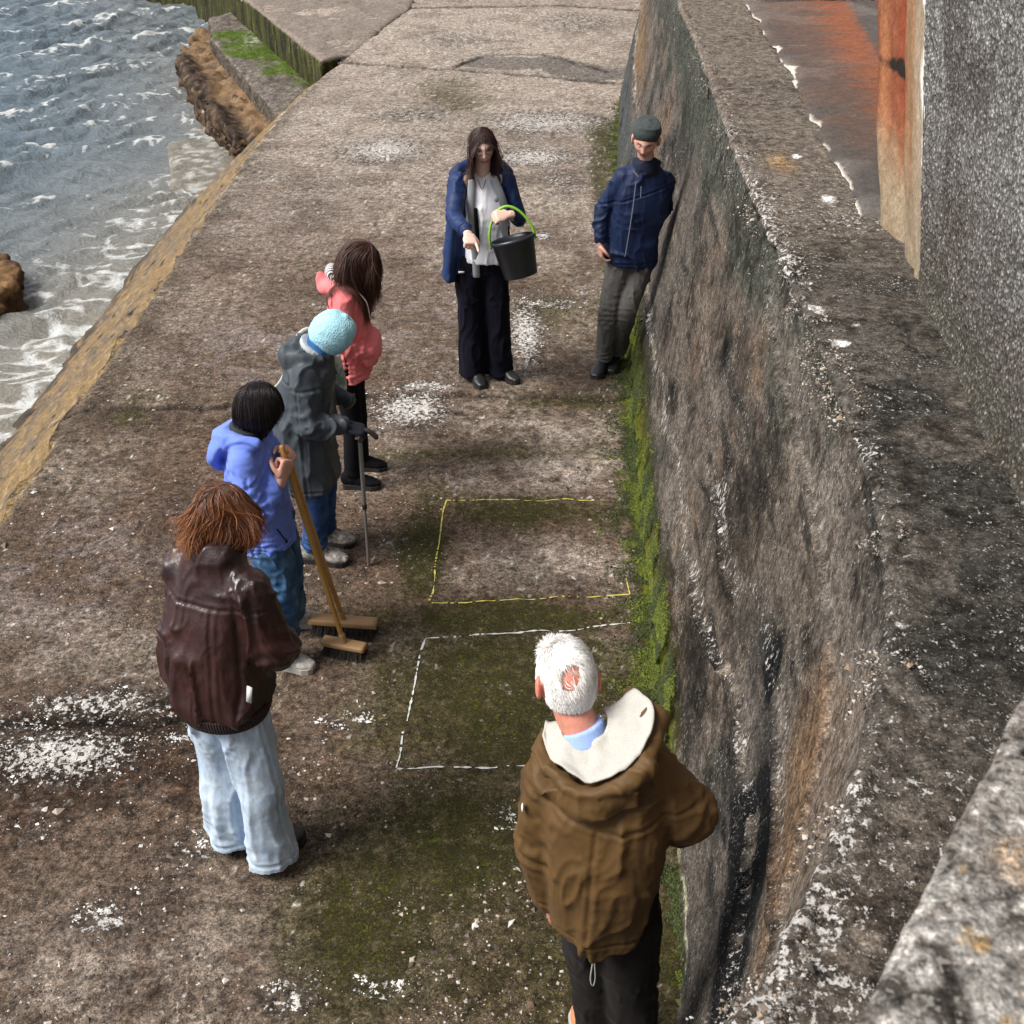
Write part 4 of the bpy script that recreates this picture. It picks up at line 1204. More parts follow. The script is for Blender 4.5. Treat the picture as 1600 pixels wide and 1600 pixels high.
def shoe(parent, an, to, s, mat, sole_mat, hint, wide=1.0, name='shoe', high=.085):
    an, to = A3(*an), A3(*to)
    d = (to - an) * A3(1, 1, 0); L = np.linalg.norm(d); d /= L
    g = (an * A3(1, 1, 0)) 
    heel = g - d * .055 * s; tip = g + d * L
    Z = A3(0, 0, 1)
    gz = float(quay_h(np.array([g[0]]), np.array([g[1]]))[0])
    lat = np.cross(d, Z)
    z0 = Z * (gz + .028)
    parts = [loft([(heel + z0 + Z * .030, .031 * s, .045 * s), (g + z0 + Z * .034, .036 * s, .052 * s), (lerp(g, tip, .45) + z0 + Z * .020, .042 * s * wide, .036 * s),
                   (lerp(g, tip, .75) + z0 + Z * .010, .046 * s * wide, .026 * s), (tip + z0 + Z * .004, .030 * s * wide, .016 * s)], hint=lat, power=2.3),
             loft([(g + z0 + Z * .03, .040 * s, .048 * s), (g + z0 + Z * (high), .040 * s, .046 * s)], hint=lat)]
    o = garment(name, parts, mat, parent, voxel=.0055, smooth=2, wr=[((30, 30, 30), .002)])
    ks = [(-.062, .034), (-.045, .038), (.0, .036), (.45, .040), (.75, .050), (.95, .040), (1.06, .022)]
    pv = []
    for t, w_ in ks:
        c = (g + d * (t * s if t <= 0 else t * L)); pv.append((c, w_ * wide * s))
    n = len(pv)
    loop = [p + lat * w_ for p, w_ in pv] + [p - lat * w_ for p, w_ in pv[::-1]]
    m = len(loop)
    V = [p + Z * (gz - .004) for p in loop] + [p + Z * (gz + .028) for p in loop]
    F = [tuple(range(m))[::-1], tuple(range(m, 2 * m))] + [(i, (i + 1) % m, m + (i + 1) % m, m + i) for i in range(m)]
    mesh_obj('sole', np.array(V), F, sole_mat, o, smooth=False)
    return o

def beanie(parent, hc, Fm, s, mat, tilt=8, low=-.02, name='beanie', fold=True, tall=1.0):
    a = R(tilt)
    f = Fm[:, 1] * math.cos(a) + Fm[:, 2] * math.sin(a); u = np.cross(Fm[:, 0], f)
    G = np.stack([Fm[:, 0], f, u], 1)
    hc = np.array(hc)
    parts = [loft([(hc + u * (low + .000) * s - f * .004, .087 * s, .108 * s), (hc + u * (low + .05) * s - f * .006, .089 * s, .110 * s), (hc + u * .078 * s * tall - f * .010, .076 * s, .094 * s), (hc + u * .112 * s * tall - f * .014, .048 * s, .062 * s), (hc + u * .124 * s * tall - f * .016, .016 * s, .02 * s)], hint=Fm[:, 0], n=28)]
    if fold:
        parts.append(loft([(hc + u * (low - .004) * s - f * .004, .089 * s, .110 * s), (hc + u * (low + .02) * s - f * .004, .094 * s, .115 * s), (hc + u * (low + .042) * s - f * .004, .091 * s, .112 * s)], hint=Fm[:, 0], n=28, caps='none'))
    return garment(name, parts, mat, parent, voxel=.0045, smooth=6, wr=[((14, 14, 9), .003)], seed=4)

def eyes(parent, hc, Fm, s, look=-.35):
    for q in (-1, 1):
        c = np.array(hc) + Fm @ (A3(q * .031, .0775, .0005) * s)
        V, F = ellipsoid((0, 0, 0), (.0118 * s, .0105 * s, .0048 * s), n=10)
        L = V.copy()
        ir = np.hypot(L[:, 0], L[:, 2] - look * .004 * s) < .0058 * s
        col = np.where((ir & (L[:, 1] > 0))[:, None], np.array([[.03, .02, .015]]), np.array([[.36, .31, .29]]))
        mesh_obj('eye', L @ Fm.T + c, F, M['eye'], parent, col)
b = NB('eye_ball'); M['eye'] = b.out(b.attr(), .12)

def tube(points, r, mat, name, parent=None, sub=6, n=10, caps='round', flat=1.0, hint=(0, 0, 1)):
    V, F = loft([(p, r, r * flat) for p in points], hint=hint, n=n, sub=sub, caps=caps)
    return mesh_obj(name, V, F, mat, parent)

def ribbon(points, w, d, hint, n=8, sub=6):
    return loft([(p, w, d) for p in points], hint=hint, n=n, sub=sub, power=4)

# ---- shared small materials
M['black_sole'] = NB('rubber_sole').out((.018, .017, .017), .6)
M['white_sole'] = NB('pale_sole').out((.42, .40, .36), .6)
M['black_shoe'] = fabric('black_leather', (.014, .013, .014), .42, 400, .2, .3, 0)
M['black_cloth'] = fabric('black_cotton', (.005, .005, .007), .85, 700, .3, .3, .05)

# ================================================================== person with the bucket
def person_bucket():
    s = 1.0
    J = dict(pelvis=(-.20, 7.76, .96), neck=(-.195, 7.74, 1.47), shL=(-.045, 7.76, 1.42), shR=(-.345, 7.74, 1.42), elL=(.045, 7.70, 1.17), wrL=(-.015, 7.52, 1.27),
             elR=(-.36, 7.52, 1.245), wrR=(-.275, 7.32, 1.215), hipL=(-.115, 7.77, .92), hipR=(-.285, 7.76, .92), knL=(-.10, 7.76, .49), knR=(-.285, 7.75, .49),
             anL=(-.075, 7.80, .08), anR=(-.265, 7.76, .08), toL=(.035, 7.66, 0), toR=(-.205, 7.58, 0))
    hc = A3(-.185, 7.70, 1.655); Fm = head_frame((.14, -1, -.16), -5)
    p = empty('person', (-.18, 7.75, 0), 'woman in glasses and open navy jacket, white tee, pointing down, with a bucket', 'person')
    hint = A3(1, 0, 0)
    body(p, J, s, hc, Fm, ears=0, skin=(.72, .48, .40), lips=(.48, .12, .12), voxel=.0042, scalp=((.035, .016, .012), 0),
         hands=[dict(w=J['wrR'], d=(.22, -.95, -.30), nrm=(.15, -.2, .95), side=1, point=True, s=1.08), dict(w=J['wrL'], d=(-.75, -.35, .0), nrm=(0, -.7, .8), side=-1, curl=(55, 70, 45), s=1.02)])
    eyes(p, hc, Fm, s)
    # trousers: wide and black
    tr = fabric('navy_black_trousers', (.0045, .0045, .011), .8, 500, .35, .3, .05)
    parts = [loft([((-.20, 7.765, 1.02), .11, .08), ((-.20, 7.77, .94), .150, .105), ((-.20, 7.77, .84), .165, .11)], hint=hint, n=24, power=2.5),
             leg((-.115, 7.77, .88), J['knL'], (-.085, 7.79, .045), .095, .088, .092, hint, caps='start'), leg((-.285, 7.76, .88), J['knR'], (-.275, 7.75, .045), .095, .088, .092, hint, caps='start')]
    garment('trousers', parts, tr, p, .008, 3, [((10, 10, 2.2), .012), ((14, 14, 6), .005)], seed=3, cr=[((-.19, 7.66, .85), (.3, 0, 1), .10, .004, .04)])
    for k in 'LR': shoe(p, J['an' + k], J['to' + k], s, M['black_shoe'], M['black_sole'], hint)
    # tee shirt
    tee = fabric('white_tee', (.80, .80, .86), .8, 800, .06, .3, .1)
    parts = [loft([((-.175, 7.75, .885), .150, .118), ((-.175, 7.75, .93), .155, .122), ((-.175, 7.75, 1.02), .152, .122), ((-.175, 7.745, 1.2), .150, .122), ((-.19, 7.745, 1.36), .13, .09), ((-.195, 7.745, 1.45), .075, .062)], hint=hint, n=24, power=2.3, caps='end')]
    garment('tee_shirt', parts, tee, p, .007, 3, [((9, 9, 5), .010), ((16, 16, 9), .004)], seed=9)
    tube([(-.215, 7.655, 1.45), (-.19, 7.628, 1.40), (-.165, 7.66, 1.45)], .0022, M['black_cloth'], 'necklace', p)
    V, F = ellipsoid((-.10, 7.628, 1.33), (.014, .006, .016), n=8)
    mesh_obj('chest_emblem', V, F, fabric('emblem_grey', (.20, .20, .24)), p)
    # jacket with the front standing open
    nav = fabric('navy_shell', (.010, .026, .095), .55, 900, .2, .3, .1)
    gry = fabric('grey_lining', (.26, .27, .29), .7, 700, .12, .25, .1)
    def jb(sg, x0, x1, xm):
        return None
    back = [loft([((-.235, 7.80, .80), .225, .135), ((-.225, 7.80, .98), .205, .130), ((-.20, 7.785, 1.2), .185, .125), ((-.195, 7.775, 1.38), .17, .088), ((-.195, 7.775, 1.47), .085, .06)], hint=hint, n=32, power=2.4, caps='end')]
    V, F = merge(back + [arm((-.355, 7.75, 1.41), (-.37, 7.53, 1.245), (-.285, 7.35, 1.222), .075, .068, .050), arm((-.035, 7.77, 1.41), (.05, 7.71, 1.17), (-.0, 7.56, 1.262), .072, .062, .046),
                       loft([((-.37, 7.80, 1.44), .05, .04), ((-.30, 7.87, 1.46), .06, .055), ((-.19, 7.90, 1.47), .075, .06), ((-.08, 7.87, 1.46), .06, .055), ((-.02, 7.80, 1.45), .04, .035)], hint=(0, 0, 1)),
                       loft([((-.42, 7.74, .79), .05, .11), ((-.40, 7.73, 1.0), .05, .10), ((-.37, 7.74, 1.25), .05, .08)], hint=hint)])
    V, F, N = remesh(V, F, .007, 3)
    V = wrinkle(V, N, [((7, 7, 2.2), .014), ((15, 15, 7), .005)], 21)
    V = creases(V, N, [((-.37, 7.53, 1.25), (.1, -.8, -.1), .08, .004, .05), ((.05, 7.71, 1.17), (0, -.5, .5), .06, .003, .045)], 3)
    # cut the front opening
    x0 = np.interp(V[:, 2], [.7, .9, 1.2, 1.45], [-.235, -.24, -.255, -.25]); x1 = np.interp(V[:, 2], [.7, .9, 1.2, 1.45], [.2, .2, -.055, -.11])
    arm_ = (np.linalg.norm(V - A3(-.36, 7.55, 1.25), axis=1) < .2) & (V[:, 0] < -.29) | ((np.linalg.norm(V - A3(.03, 7.62, 1.22), axis=1) < .17) & (V[:, 0] > -.03))
    hide = (V[:, 1] < 7.765) & (V[:, 0] > x0) & (V[:, 0] < x1) & (V[:, 2] < 1.475) & ~arm_
    F = F[~hide[F].all(axis=1)]
    col = None
    mesh_obj('jacket', V, F, nav, p)['label'] = 'navy waterproof jacket hanging open with grey facing'
    parts = [ribbon([(-.255, 7.672, 1.44), (-.262, 7.640, 1.30), (-.255, 7.630, 1.1), (-.240, 7.645, .95), (-.235, 7.665, .80)], .024, .008, hint)]
    parts += [ribbon([(-.115, 7.672, 1.45), (-.075, 7.655, 1.36), (-.045, 7.665, 1.26)], .026, .009, hint)]
    V, F = merge(parts); mesh_obj('facing', V, F, gry, p)
    V, F = ribbon([(-.235, 7.635, 1.27), (-.228, 7.620, 1.18), (-.222, 7.622, 1.05)], .013, .008, hint); mesh_obj('zip_flap', V, F, M['black_cloth'], p)
    V, F = boxm(-.335, 7.655, .835, .040, .004, .012); mesh_obj('hem_tag', V, F, tee, p)
    # hair
    caps = [((-.36, 7.77, 1.40), (-.03, 7.77, 1.40), .085), ((-.195, 7.77, 1.35), (-.2, 7.77, 1.1), .13)]
    hair_obj(p, [strands(hc, Fm, 6000, .29, 11, (.034, .015, .012), grav=.50, part=.02, width=.0011, caps=caps, layer=(1.02, 1.11), back=.22, curl=.22, curlf=10, cvar=.4, guard=.98, gather=.03, step_noise=.05, tip=(.060, .026, .020)),
                 strands(hc, Fm, 90, .32, 14, (.040, .018, .014), grav=.42, part=.05, width=.0012, caps=caps, layer=(1.08, 1.24), back=.25, curl=.35, curlf=14, cvar=.4, guard=.98),
                 strands(hc, Fm, 26, .09, 12, (.035, .015, .012), grav=.5, part=.0, width=.0012, caps=caps, mask=lambda d: (d[:, 1] > .45) & (np.abs(d[:, 0]) < .4), back=-.5, layer=(1.05, 1.1))])
    # glasses
    pts = []
    parts = []
    for q in (-1, 1):
        a = np.linspace(0, 2 * math.pi, 15)
        ring = [np.array(hc) + Fm @ A3(q * .032 + .021 * math.cos(t), .098 - .004 * abs(math.cos(t)), -.004 + .018 * math.sin(t)) for t in a]
        parts.append(loft([(r_, .0024, .0024) for r_ in ring], hint=Fm[:, 1], n=6, sub=2, caps='none'))
        parts.append(loft([(np.array(hc) + Fm @ A3(q * .054, .094, .002), .0015, .0015), (np.array(hc) + Fm @ A3(q * .080, .01, .0), .0015, .0015)], hint=(0, 0, 1), n=6))
    parts.append(loft([(np.array(hc) + Fm @ A3(-.011, .100, -.002), .0015, .0015), (np.array(hc) + Fm @ A3(.011, .100, -.002), .0015, .0015)], hint=(0, 0, 1), n=6))
    V, F = merge(parts); mesh_obj('glasses', V, F, M['black_shoe'], p)

# the bucket: tapered, rolled rim, lime handle
def bucket():
    ctr = A3(.030, 7.48, 1.005); ax = A3(-.25, .20, 1.0); ax /= np.linalg.norm(ax)
    x, y, t = rot_to(ax, A3(1, 0, 0))
    p = empty('bucket', tuple(ctr - ax * .125), 'black plastic bucket with lime green handle hung on a forearm', 'bucket')
    prof = [(-.125, .001), (-.125, .104), (-.120, .108), (.10, .138), (.103, .146), (.125, .147), (.125, .139), (.10, .132), (-.115, .100), (-.117, .001)]
    n = 48; V = []; F = []
    for h_, r_ in prof:
        for j in range(n):
            a = 2 * math.pi * j / n
            V.append(ctr + t * h_ + (x * math.cos(a) + y * math.sin(a)) * r_)
    for i in range(len(prof) - 1):
        for j in range(n):
            k = (j + 1) % n
            F.append((i * n + j, i * n + k, (i + 1) * n + k, (i + 1) * n + j))
    mesh_obj('pail', np.array(V), F, NB('bucket_plastic').out((.020, .025, .034), .38), p)
    lime = NB('lime_plastic').out((.22, .50, .03), .45)
    pts = []
    for a in np.linspace(-.15, math.pi + .15, 13):
        pts.append(ctr + t * (.11 + .215 * max(0, math.sin(a)) ** .8 - (.02 if math.sin(a) < 0 else 0)) + x * .148 * math.cos(a) * (1 - .25 * max(0, math.sin(a))))
    V, F = loft([(q, .013, .0085) for q in pts], hint=y, n=12, sub=3)
    mesh_obj('handle', V, F, lime, p)

# ================================================================== man leaning on the wall
def person_man():
    s = 1.0
    J = dict(pelvis=(.83, 7.92, .93), neck=(.875, 7.90, 1.475), shL=(1.00, 7.935, 1.345), shR=(.735, 7.91, 1.385), elL=(1.03, 8.06, 1.12), wrL=(.92, 8.12, .95),
             elR=(.60, 7.93, 1.17), wrR=(.585, 7.83, .97), hipL=(.90, 7.93, .90), hipR=(.745, 7.91, .90), knL=(.79, 7.83, .49), knR=(.675, 7.86, .48),
             anL=(.745, 8.02, .08), anR=(.66, 7.93, .08), toL=(.70, 7.84, 0), toR=(.585, 7.76, 0))
    hc = A3(.855, 7.84, 1.655); Fm = head_frame((-.20, -1, -.34), 5)
    p = empty('person', (.70, 7.92, 0), 'man in grey beanie and navy zipped jacket leaning his shoulder on the concrete wall', 'person')
    hint = A3(J['shL'][0] - J['shR'][0], J['shL'][1] - J['shR'][1], J['shL'][2] - J['shR'][2])
    body(p, J, s, hc, Fm, skin=(.62, .33, .26), lips=(.38, .15, .13), brow=(.10, .06, .045), voxel=.0042, beard=.25, hands=[dict(w=J['wrR'], d=(.15, -.05, -1), nrm=(-1, -.2, 0), side=1, s=1.0)])
    eyes(p, hc, Fm, s, look=-.9)
    grey = fabric('grey_walking_trousers', (.095, .090, .086), .8, 600, .22, .35, .05)
    parts = [loft([((.825, 7.92, 1.0), .15, .11), ((.825, 7.925, .92), .165, .12), ((.82, 7.92, .85), .16, .11)], hint=A3(1, .05, 0), n=24, power=2.4),
             leg((.90, 7.93, .88), J['knL'], (.75, 8.01, .10), .098, .076, .062, hint, caps='start'), leg((.745, 7.91, .88), J['knR'], (.662, 7.92, .09), .098, .078, .065, hint, caps='start')]
    garment('trousers', parts, grey, p, .0075, 3, [((9, 9, 3.5), .012), ((18, 18, 11), .005)], seed=33, cr=[(J['knR'], (0, 0, 1), .10, .005, .045), (J['anR'], (0, 0, 1), .11, .007, .035), (J['anL'], (0, 0, 1), .11, .006, .035)])
    for k in 'LR': shoe(p, J['an' + k], J['to' + k], s * 1.08, M['black_shoe'], M['black_sole'], hint, high=.11)
    nav = fabric('navy_softshell', (.004, .013, .050), .6, 800, .2, .3, .12)
    parts = [loft([((.79, 7.92, .80), .188, .132), ((.80, 7.92, .86), .195, .137), ((.815, 7.92, 1.02), .178, .132), ((.85, 7.92, 1.2), .188, .135), ((.865, 7.92, 1.37), .178, .105), ((.872, 7.912, 1.455), .105, .085), ((.875, 7.91, 1.475), .075, .07)], hint=hint, n=30, power=2.4, caps='end'),
             arm((.735, 7.91, 1.395), J['elR'], (.588, 7.84, .99), .078, .070, .052), arm((1.00, 7.935, 1.355), J['elL'], J['wrL'], .078, .066, .05)]
    garment('jacket', parts, nav, p, .0072, 3, [((6, 6, 3), .016), ((13, 13, 6), .007)], seed=41, cr=[(J['elR'], (.3, 0, 1), .08, .004, .055), ((.60, 7.84, 1.03), (0, 0, 1), .05, .003, .04)], seams=[lambda V: V[:, 2] - .835, lambda V: V[:, 2] - 1.30 - .3 * (V[:, 0] - .86)])
    parts = [loft([((.872, 7.905, 1.43), .100, .088), ((.874, 7.905, 1.465), .092, .086), ((.878, 7.925, 1.500), .098, .082)], hint=hint, n=24, caps='none')]
    garment('collar', parts, fabric('dark_collar', (.012, .016, .035), .7, 700), p, .006, 2, [((12, 12, 12), .006)], seed=8)
    # zip with a paler line, chest zips
    zc = fabric('zip_teeth', (.06, .075, .13), .5, 900)
    parts = [ribbon([(.80, 7.775, 1.40), (.79, 7.765, 1.25), (.775, 7.772, 1.08), (.755, 7.772, .90)], .0032, .004, hint)]
    parts += [ribbon([(.835, 7.776, 1.37), (.835, 7.766, 1.30)], .0022, .004, hint), ribbon([(.785, 7.80, 1.46), (.815, 7.785, 1.43)], .0035, .004, hint)]
    V, F = merge(parts); mesh_obj('zip', V, F, fabric('zip_pale', (.16, .17, .22), .5, 900), p)
    b = NB('grey_knit')
    wv_ = b.n('ShaderNodeTexWave'); wv_.inputs['Scale'].default_value = 45; wv_.inputs['Distortion'].default_value = 1.5
    b.link(b.tc.outputs['Object'], wv_.inputs['Vector'])
    cc = b.mix(b.noise(40, 3), (.020, .030, .032), (.070, .085, .085))
    beanie(p, hc, Fm, s, b.out(cc, .9, b.bump(wv_.outputs['Fac'], .6, .005)), tilt=14, low=.034, tall=.94)
    hair_obj(p, [strands(hc, Fm, 500, .035, 13, (.05, .035, .028), grav=.4, width=.0014, layer=(1.02, 1.05), mask=lambda d: d[:, 2] < .2)])

# ================================================================== woman in pink
def person_pink():
    s = .92
    J = dict(pelvis=(-.955, 6.38, .84), neck=(-.915, 6.38, 1.285), shR=(-.925, 6.245, 1.225), shL=(-.915, 6.515, 1.225), elR=(-.935, 6.18, .965), wrR=(-.805, 6.25, .90),
             elL=(-.93, 6.58, .965), wrL=(-.80, 6.50, .90), hipR=(-.955, 6.30, .80), hipL=(-.955, 6.46, .80), knR=(-.935, 6.30, .43), knL=(-.925, 6.47, .43),
             anR=(-.955, 6.28, .08), anL=(-.93, 6.50, .08), toR=(-.80, 6.27, 0), toL=(-.78, 6.50, 0))
    hc = A3(-.835, 6.385, 1.405); Fm = head_frame((.72, -.10, -.78), 0)
    p = empty('person', (-.93, 6.38, 0), 'woman in coral pink hoodie with long dark brown hair falling over her face, black leggings', 'person')
    hint = A3(0, 1, 0)
    body(p, J, s, hc, Fm, ears=0, skin=(.55, .31, .24), scalp=((.040, .018, .014), 0), voxel=.0055)
    parts = [loft([((-.955, 6.38, .92), .13, .10), ((-.96, 6.38, .84), .155, .125), ((-.955, 6.38, .76), .145, .11)], hint=hint, n=22, power=2.3),
             leg((-.955, 6.30, .79), J['knR'], (-.955, 6.28, .09), .082, .060, .048, hint, caps='start'), leg((-.955, 6.46, .79), J['knL'], (-.93, 6.50, .09), .082, .060, .048, hint, caps='start')]
    garment('leggings', parts, M['black_cloth'], p, .0075, 3, [((9, 9, 5), .006)], seed=51)
    for k in 'LR': shoe(p, J['an' + k], J['to' + k], s, M['black_cloth'], M['black_sole'], hint, wide=1.05)
    pink = fabric('coral_hoodie', (.80, .21, .22), .85, 700, .08, .35, .25)
    parts = [loft([((-.93, 6.38, .70), .158, .122), ((-.94, 6.38, .82), .155, .120), ((-.925, 6.38, 1.02), .158, .128), ((-.925, 6.38, 1.18), .155, .105), ((-.93, 6.38, 1.27), .08, .07)], hint=hint, n=28, power=2.3, caps='end'),
             arm((-.925, 6.245, 1.215), J['elR'], J['wrR'], .070, .062, .046), arm((-.92, 6.515, 1.215), J['elL'], J['wrL'], .070, .062, .046),
             loft([((-.80, 6.27, .87), .07, .05), ((-.79, 6.38, .875), .075, .05), ((-.80, 6.49, .87), .07, .05)], hint=(0, 0, 1)),
             # hood lying on the back, its rim standing up
             loft([((-.90, 6.26, 1.27), .035, .035), ((-.985, 6.285, 1.27), .045, .040), ((-1.035, 6.38, 1.255), .06, .055), ((-.985, 6.475, 1.27), .045, .040), ((-.90, 6.50, 1.27), .035, .035)], hint=(0, 0, 1)),
             loft([((-1.02, 6.35, 1.25), .04, .06), ((-1.045, 6.34, 1.31), .022, .045), ((-1.055, 6.335, 1.345), .010, .02)], hint=hint)]
    garment('hoodie', parts, pink, p, .0075, 3, [((8, 8, 5), .012), ((17, 17, 10), .004)], seed=57, cr=[(J['elR'], (.6, 0, -.6), .11, .008, .045), ((-.86, 6.23, .95), (1, 0, 0), .08, .006, .04), ((-.93, 6.3, .74), (0, 0, 1), .2, .003, .03)], seams=[lambda V: V[:, 2] - .745, lambda V: V[:, 0] + .93 + 9 * (V[:, 2] > 1.1), lambda V: np.where((V[:, 0] > -.88) & (V[:, 2] < 1.0), V[:, 2] - .94, 9)])
    # striped lining
    b = NB('striped_lining')
    wv_ = b.n('ShaderNodeTexWave', bands_direction='Y'); wv_.inputs['Scale'].default_value = 22; wv_.inputs['Distortion'].default_value = .6
    b.link(b.tc.outputs['Object'], wv_.inputs['Vector'])
    cc = b.mix(b.ramp(wv_.outputs['Fac'], [(.45, 0), (.55, 1)]), (.03, .03, .04), (.72, .70, .68))
    parts = [loft([((-.93, 6.38, 1.265), .085, .075), ((-.97, 6.375, 1.315), .095, .055), ((-.995, 6.37, 1.335), .07, .04)], hint=hint, n=20)]
    garment('hood_lining', parts, b.out(cc, .85), p, .006, 2)
    tube([(-.86, 6.275, 1.27), (-.80, 6.262, 1.20), (-.785, 6.27, 1.10)], .003, fabric('drawstring', (.75, .6, .58)), 'drawstring', p)
    caps = [((-.925, 6.245, 1.22), (-.92, 6.51, 1.22), .088), ((-.93, 6.38, 1.2), (-.93, 6.38, .9), .13)]
    hair_obj(p, [strands(hc, Fm, 7000, lambda d: np.where(d[:, 1] > .2, .27, .40), 61, (.055, .022, .016), s=s, grav=.55, part=.05, width=.0011, caps=caps, layer=(1.03, 1.20), back=.0, curl=.34, curlf=10, cvar=.35, tip=(.095, .040, .028), gather=.03, axis=(.01, 0, 0), step_noise=.06),
                 strands(hc, Fm, 300, .38, 62, (.085, .042, .03), s=s, grav=.55, part=-.1, width=.0013, caps=caps, layer=(1.05, 1.16), back=-.3, curl=.25, curlf=16, cvar=.3, gather=.04, axis=(.02, 0, 0))])

# ================================================================== woman in beanie and raincoat
def person_rain():
    s = .97
    J = dict(pelvis=(-1.08, 5.57, .80), neck=(-.955, 5.57, 1.235), shR=(-1.02, 5.43, 1.17), shL=(-1.0, 5.72, 1.17), elR=(-1.02, 5.37, .91), wrR=(-.855, 5.41, .885),
             elL=(-1.0, 5.80, .90), wrL=(-.86, 5.74, .86), hipR=(-1.08, 5.48, .77), hipL=(-1.08, 5.65, .77), knR=(-1.04, 5.48, .42), knL=(-1.02, 5.66, .42),
             anR=(-1.075, 5.50, .08), anL=(-1.045, 5.68, .08), toR=(-.905, 5.47, 0), toL=(-.885, 5.66, 0))
    hc = A3(-.885, 5.56, 1.325); Fm = head_frame((.62, -.08, -.80), 0)
    p = empty('person', (-1.05, 5.58, 0), 'stooping woman in light blue beanie and long grey raincoat', 'person')
    hint = A3(0, 1, 0)
    body(p, J, s, hc, Fm, ears=0, skin=(.50, .27, .20), voxel=.0055, hands=[dict(w=J['wrR'], d=(1, .05, -.25), nrm=(.1, -.2, 1), side=1, curl=(50, 60, 40), s=.95)])
    gl = fabric('dark_glove', (.018, .020, .028), .8, 500)
    hp = hand_parts(A3(*J['wrR']), (1, .05, -.25), (.1, -.2, 1), 1, curl=(50, 60, 40), s=1.16)
    garment('glove', hp, gl, p, .0045, 1)
    jn = fabric('blue_jeans', (.020, .055, .17), .8, 700, .3, .35, .05, worn=((.06, .12, .27), 10))
    parts = [loft([((-1.08, 5.57, .86), .13, .11), ((-1.08, 5.57, .76), .15, .12)], hint=hint, n=22), leg((-1.08, 5.48, .76), J['knR'], (-1.075, 5.50, .085), .088, .072, .062, hint, caps='start'),
             leg((-1.08, 5.65, .76), J['knL'], (-1.045, 5.68, .085), .088, .072, .062, hint, caps='start')]
    garment('jeans', parts, jn, p, .0075, 3, [((10, 10, 5), .010), ((18, 18, 12), .005)], seed=71, cr=[(J['anR'], (0, 0, 1), .12, .007, .035), (J['anL'], (0, 0, 1), .12, .007, .035)])
    tn = fabric('trail_shoe', (.20, .185, .165), .7, 60, .7, .5, .05, big=28, worn=((.50, .47, .43), 34))
    for k in 'LR': shoe(p, J['an' + k], J['to' + k], s * 1.1, tn, M['black_sole'], hint, wide=1.08)
    rc = fabric('grey_raincoat', (.052, .062, .074), .5, 900, .15, .25, .05)
    parts = [loft([((-1.055, 5.56, .475), .185, .155), ((-1.075, 5.56, .62), .19, .165), ((-1.08, 5.57, .80), .182, .155), ((-1.045, 5.57, 1.0), .172, .145), ((-1.01, 5.57, 1.14), .165, .12), ((-.965, 5.57, 1.225), .09, .085)], hint=hint, n=32, power=2.4, caps='end'),
             arm((-1.02, 5.435, 1.16), (-1.02, 5.375, .91), J['wrR'], .078, .078, .056), arm((-1.0, 5.715, 1.16), J['elL'], J['wrL'], .076, .070, .052),
             loft([((-.94, 5.475, 1.215), .030, .022), ((-1.045, 5.460, 1.225), .050, .034), ((-1.125, 5.565, 1.195), .070, .050), ((-1.045, 5.67, 1.225), .050, .034), ((-.94, 5.66, 1.215), .030, .022)], hint=(0, 0, 1)),
             loft([((-1.05, 5.57, 1.225), .10, .035), ((-1.085, 5.57, 1.265), .085, .018)], hint=hint)]
    garment('raincoat', parts, rc, p, .0078, 3, [((7, 7, 1.5), .024), ((13, 13, 4), .009)], seed=77,
            cr=[((-1.02, 5.37, .92), (.5, 0, -.8), .10, .006, .06), ((-.93, 5.39, .89), (1, 0, 0), .08, .004, .045)], seams=[lambda V: V[:, 2] - .505, lambda V: V[:, 2] - 1.10, lambda V: np.where(V[:, 2] < 1.1, V[:, 0] + 1.06, 9)])
    sc = fabric('blue_scarf', (.035, .12, .30), .85, 400, .2, .4, .2)
    parts = [loft([((-.965, 5.57, 1.235), .088, .080), ((-.94, 5.57, 1.275), .080, .076), ((-.915, 5.57, 1.30), .082, .080)], hint=hint, n=22, caps='none')]
    garment('scarf', parts, sc, p, .006, 2, [((14, 14, 14), .010)], seed=5)
    parts = [loft([((-.985, 5.565, 1.24), .094, .084), ((-.972, 5.565, 1.262), .094, .084)], hint=hint, n=22, caps='none')]
    garment('collar_trim', parts, fabric('pale_trim', (.42, .45, .48)), p, .006, 1)
    b = NB('ice_blue_knit')
    wv_ = b.n('ShaderNodeTexVoronoi'); wv_.inputs['Scale'].default_value = 110
    b.link(b.tc.outputs['Object'], wv_.inputs['Vector'])
    cc = b.mix(b.noise(30, 3), (.30, .58, .68), (.42, .70, .78))
    beanie(p, hc, Fm, s * 1.02, b.out(cc, .9, b.bump(wv_.outputs['Distance'], .6, .004)), tilt=6, low=-.040, fold=False, tall=.95)
    hair_obj(p, [strands(hc, Fm, 400, .07, 73, (.25, .22, .20), s=s, grav=.4, width=.0014, layer=(1.02, 1.06), mask=lambda d: d[:, 2] < .1)])
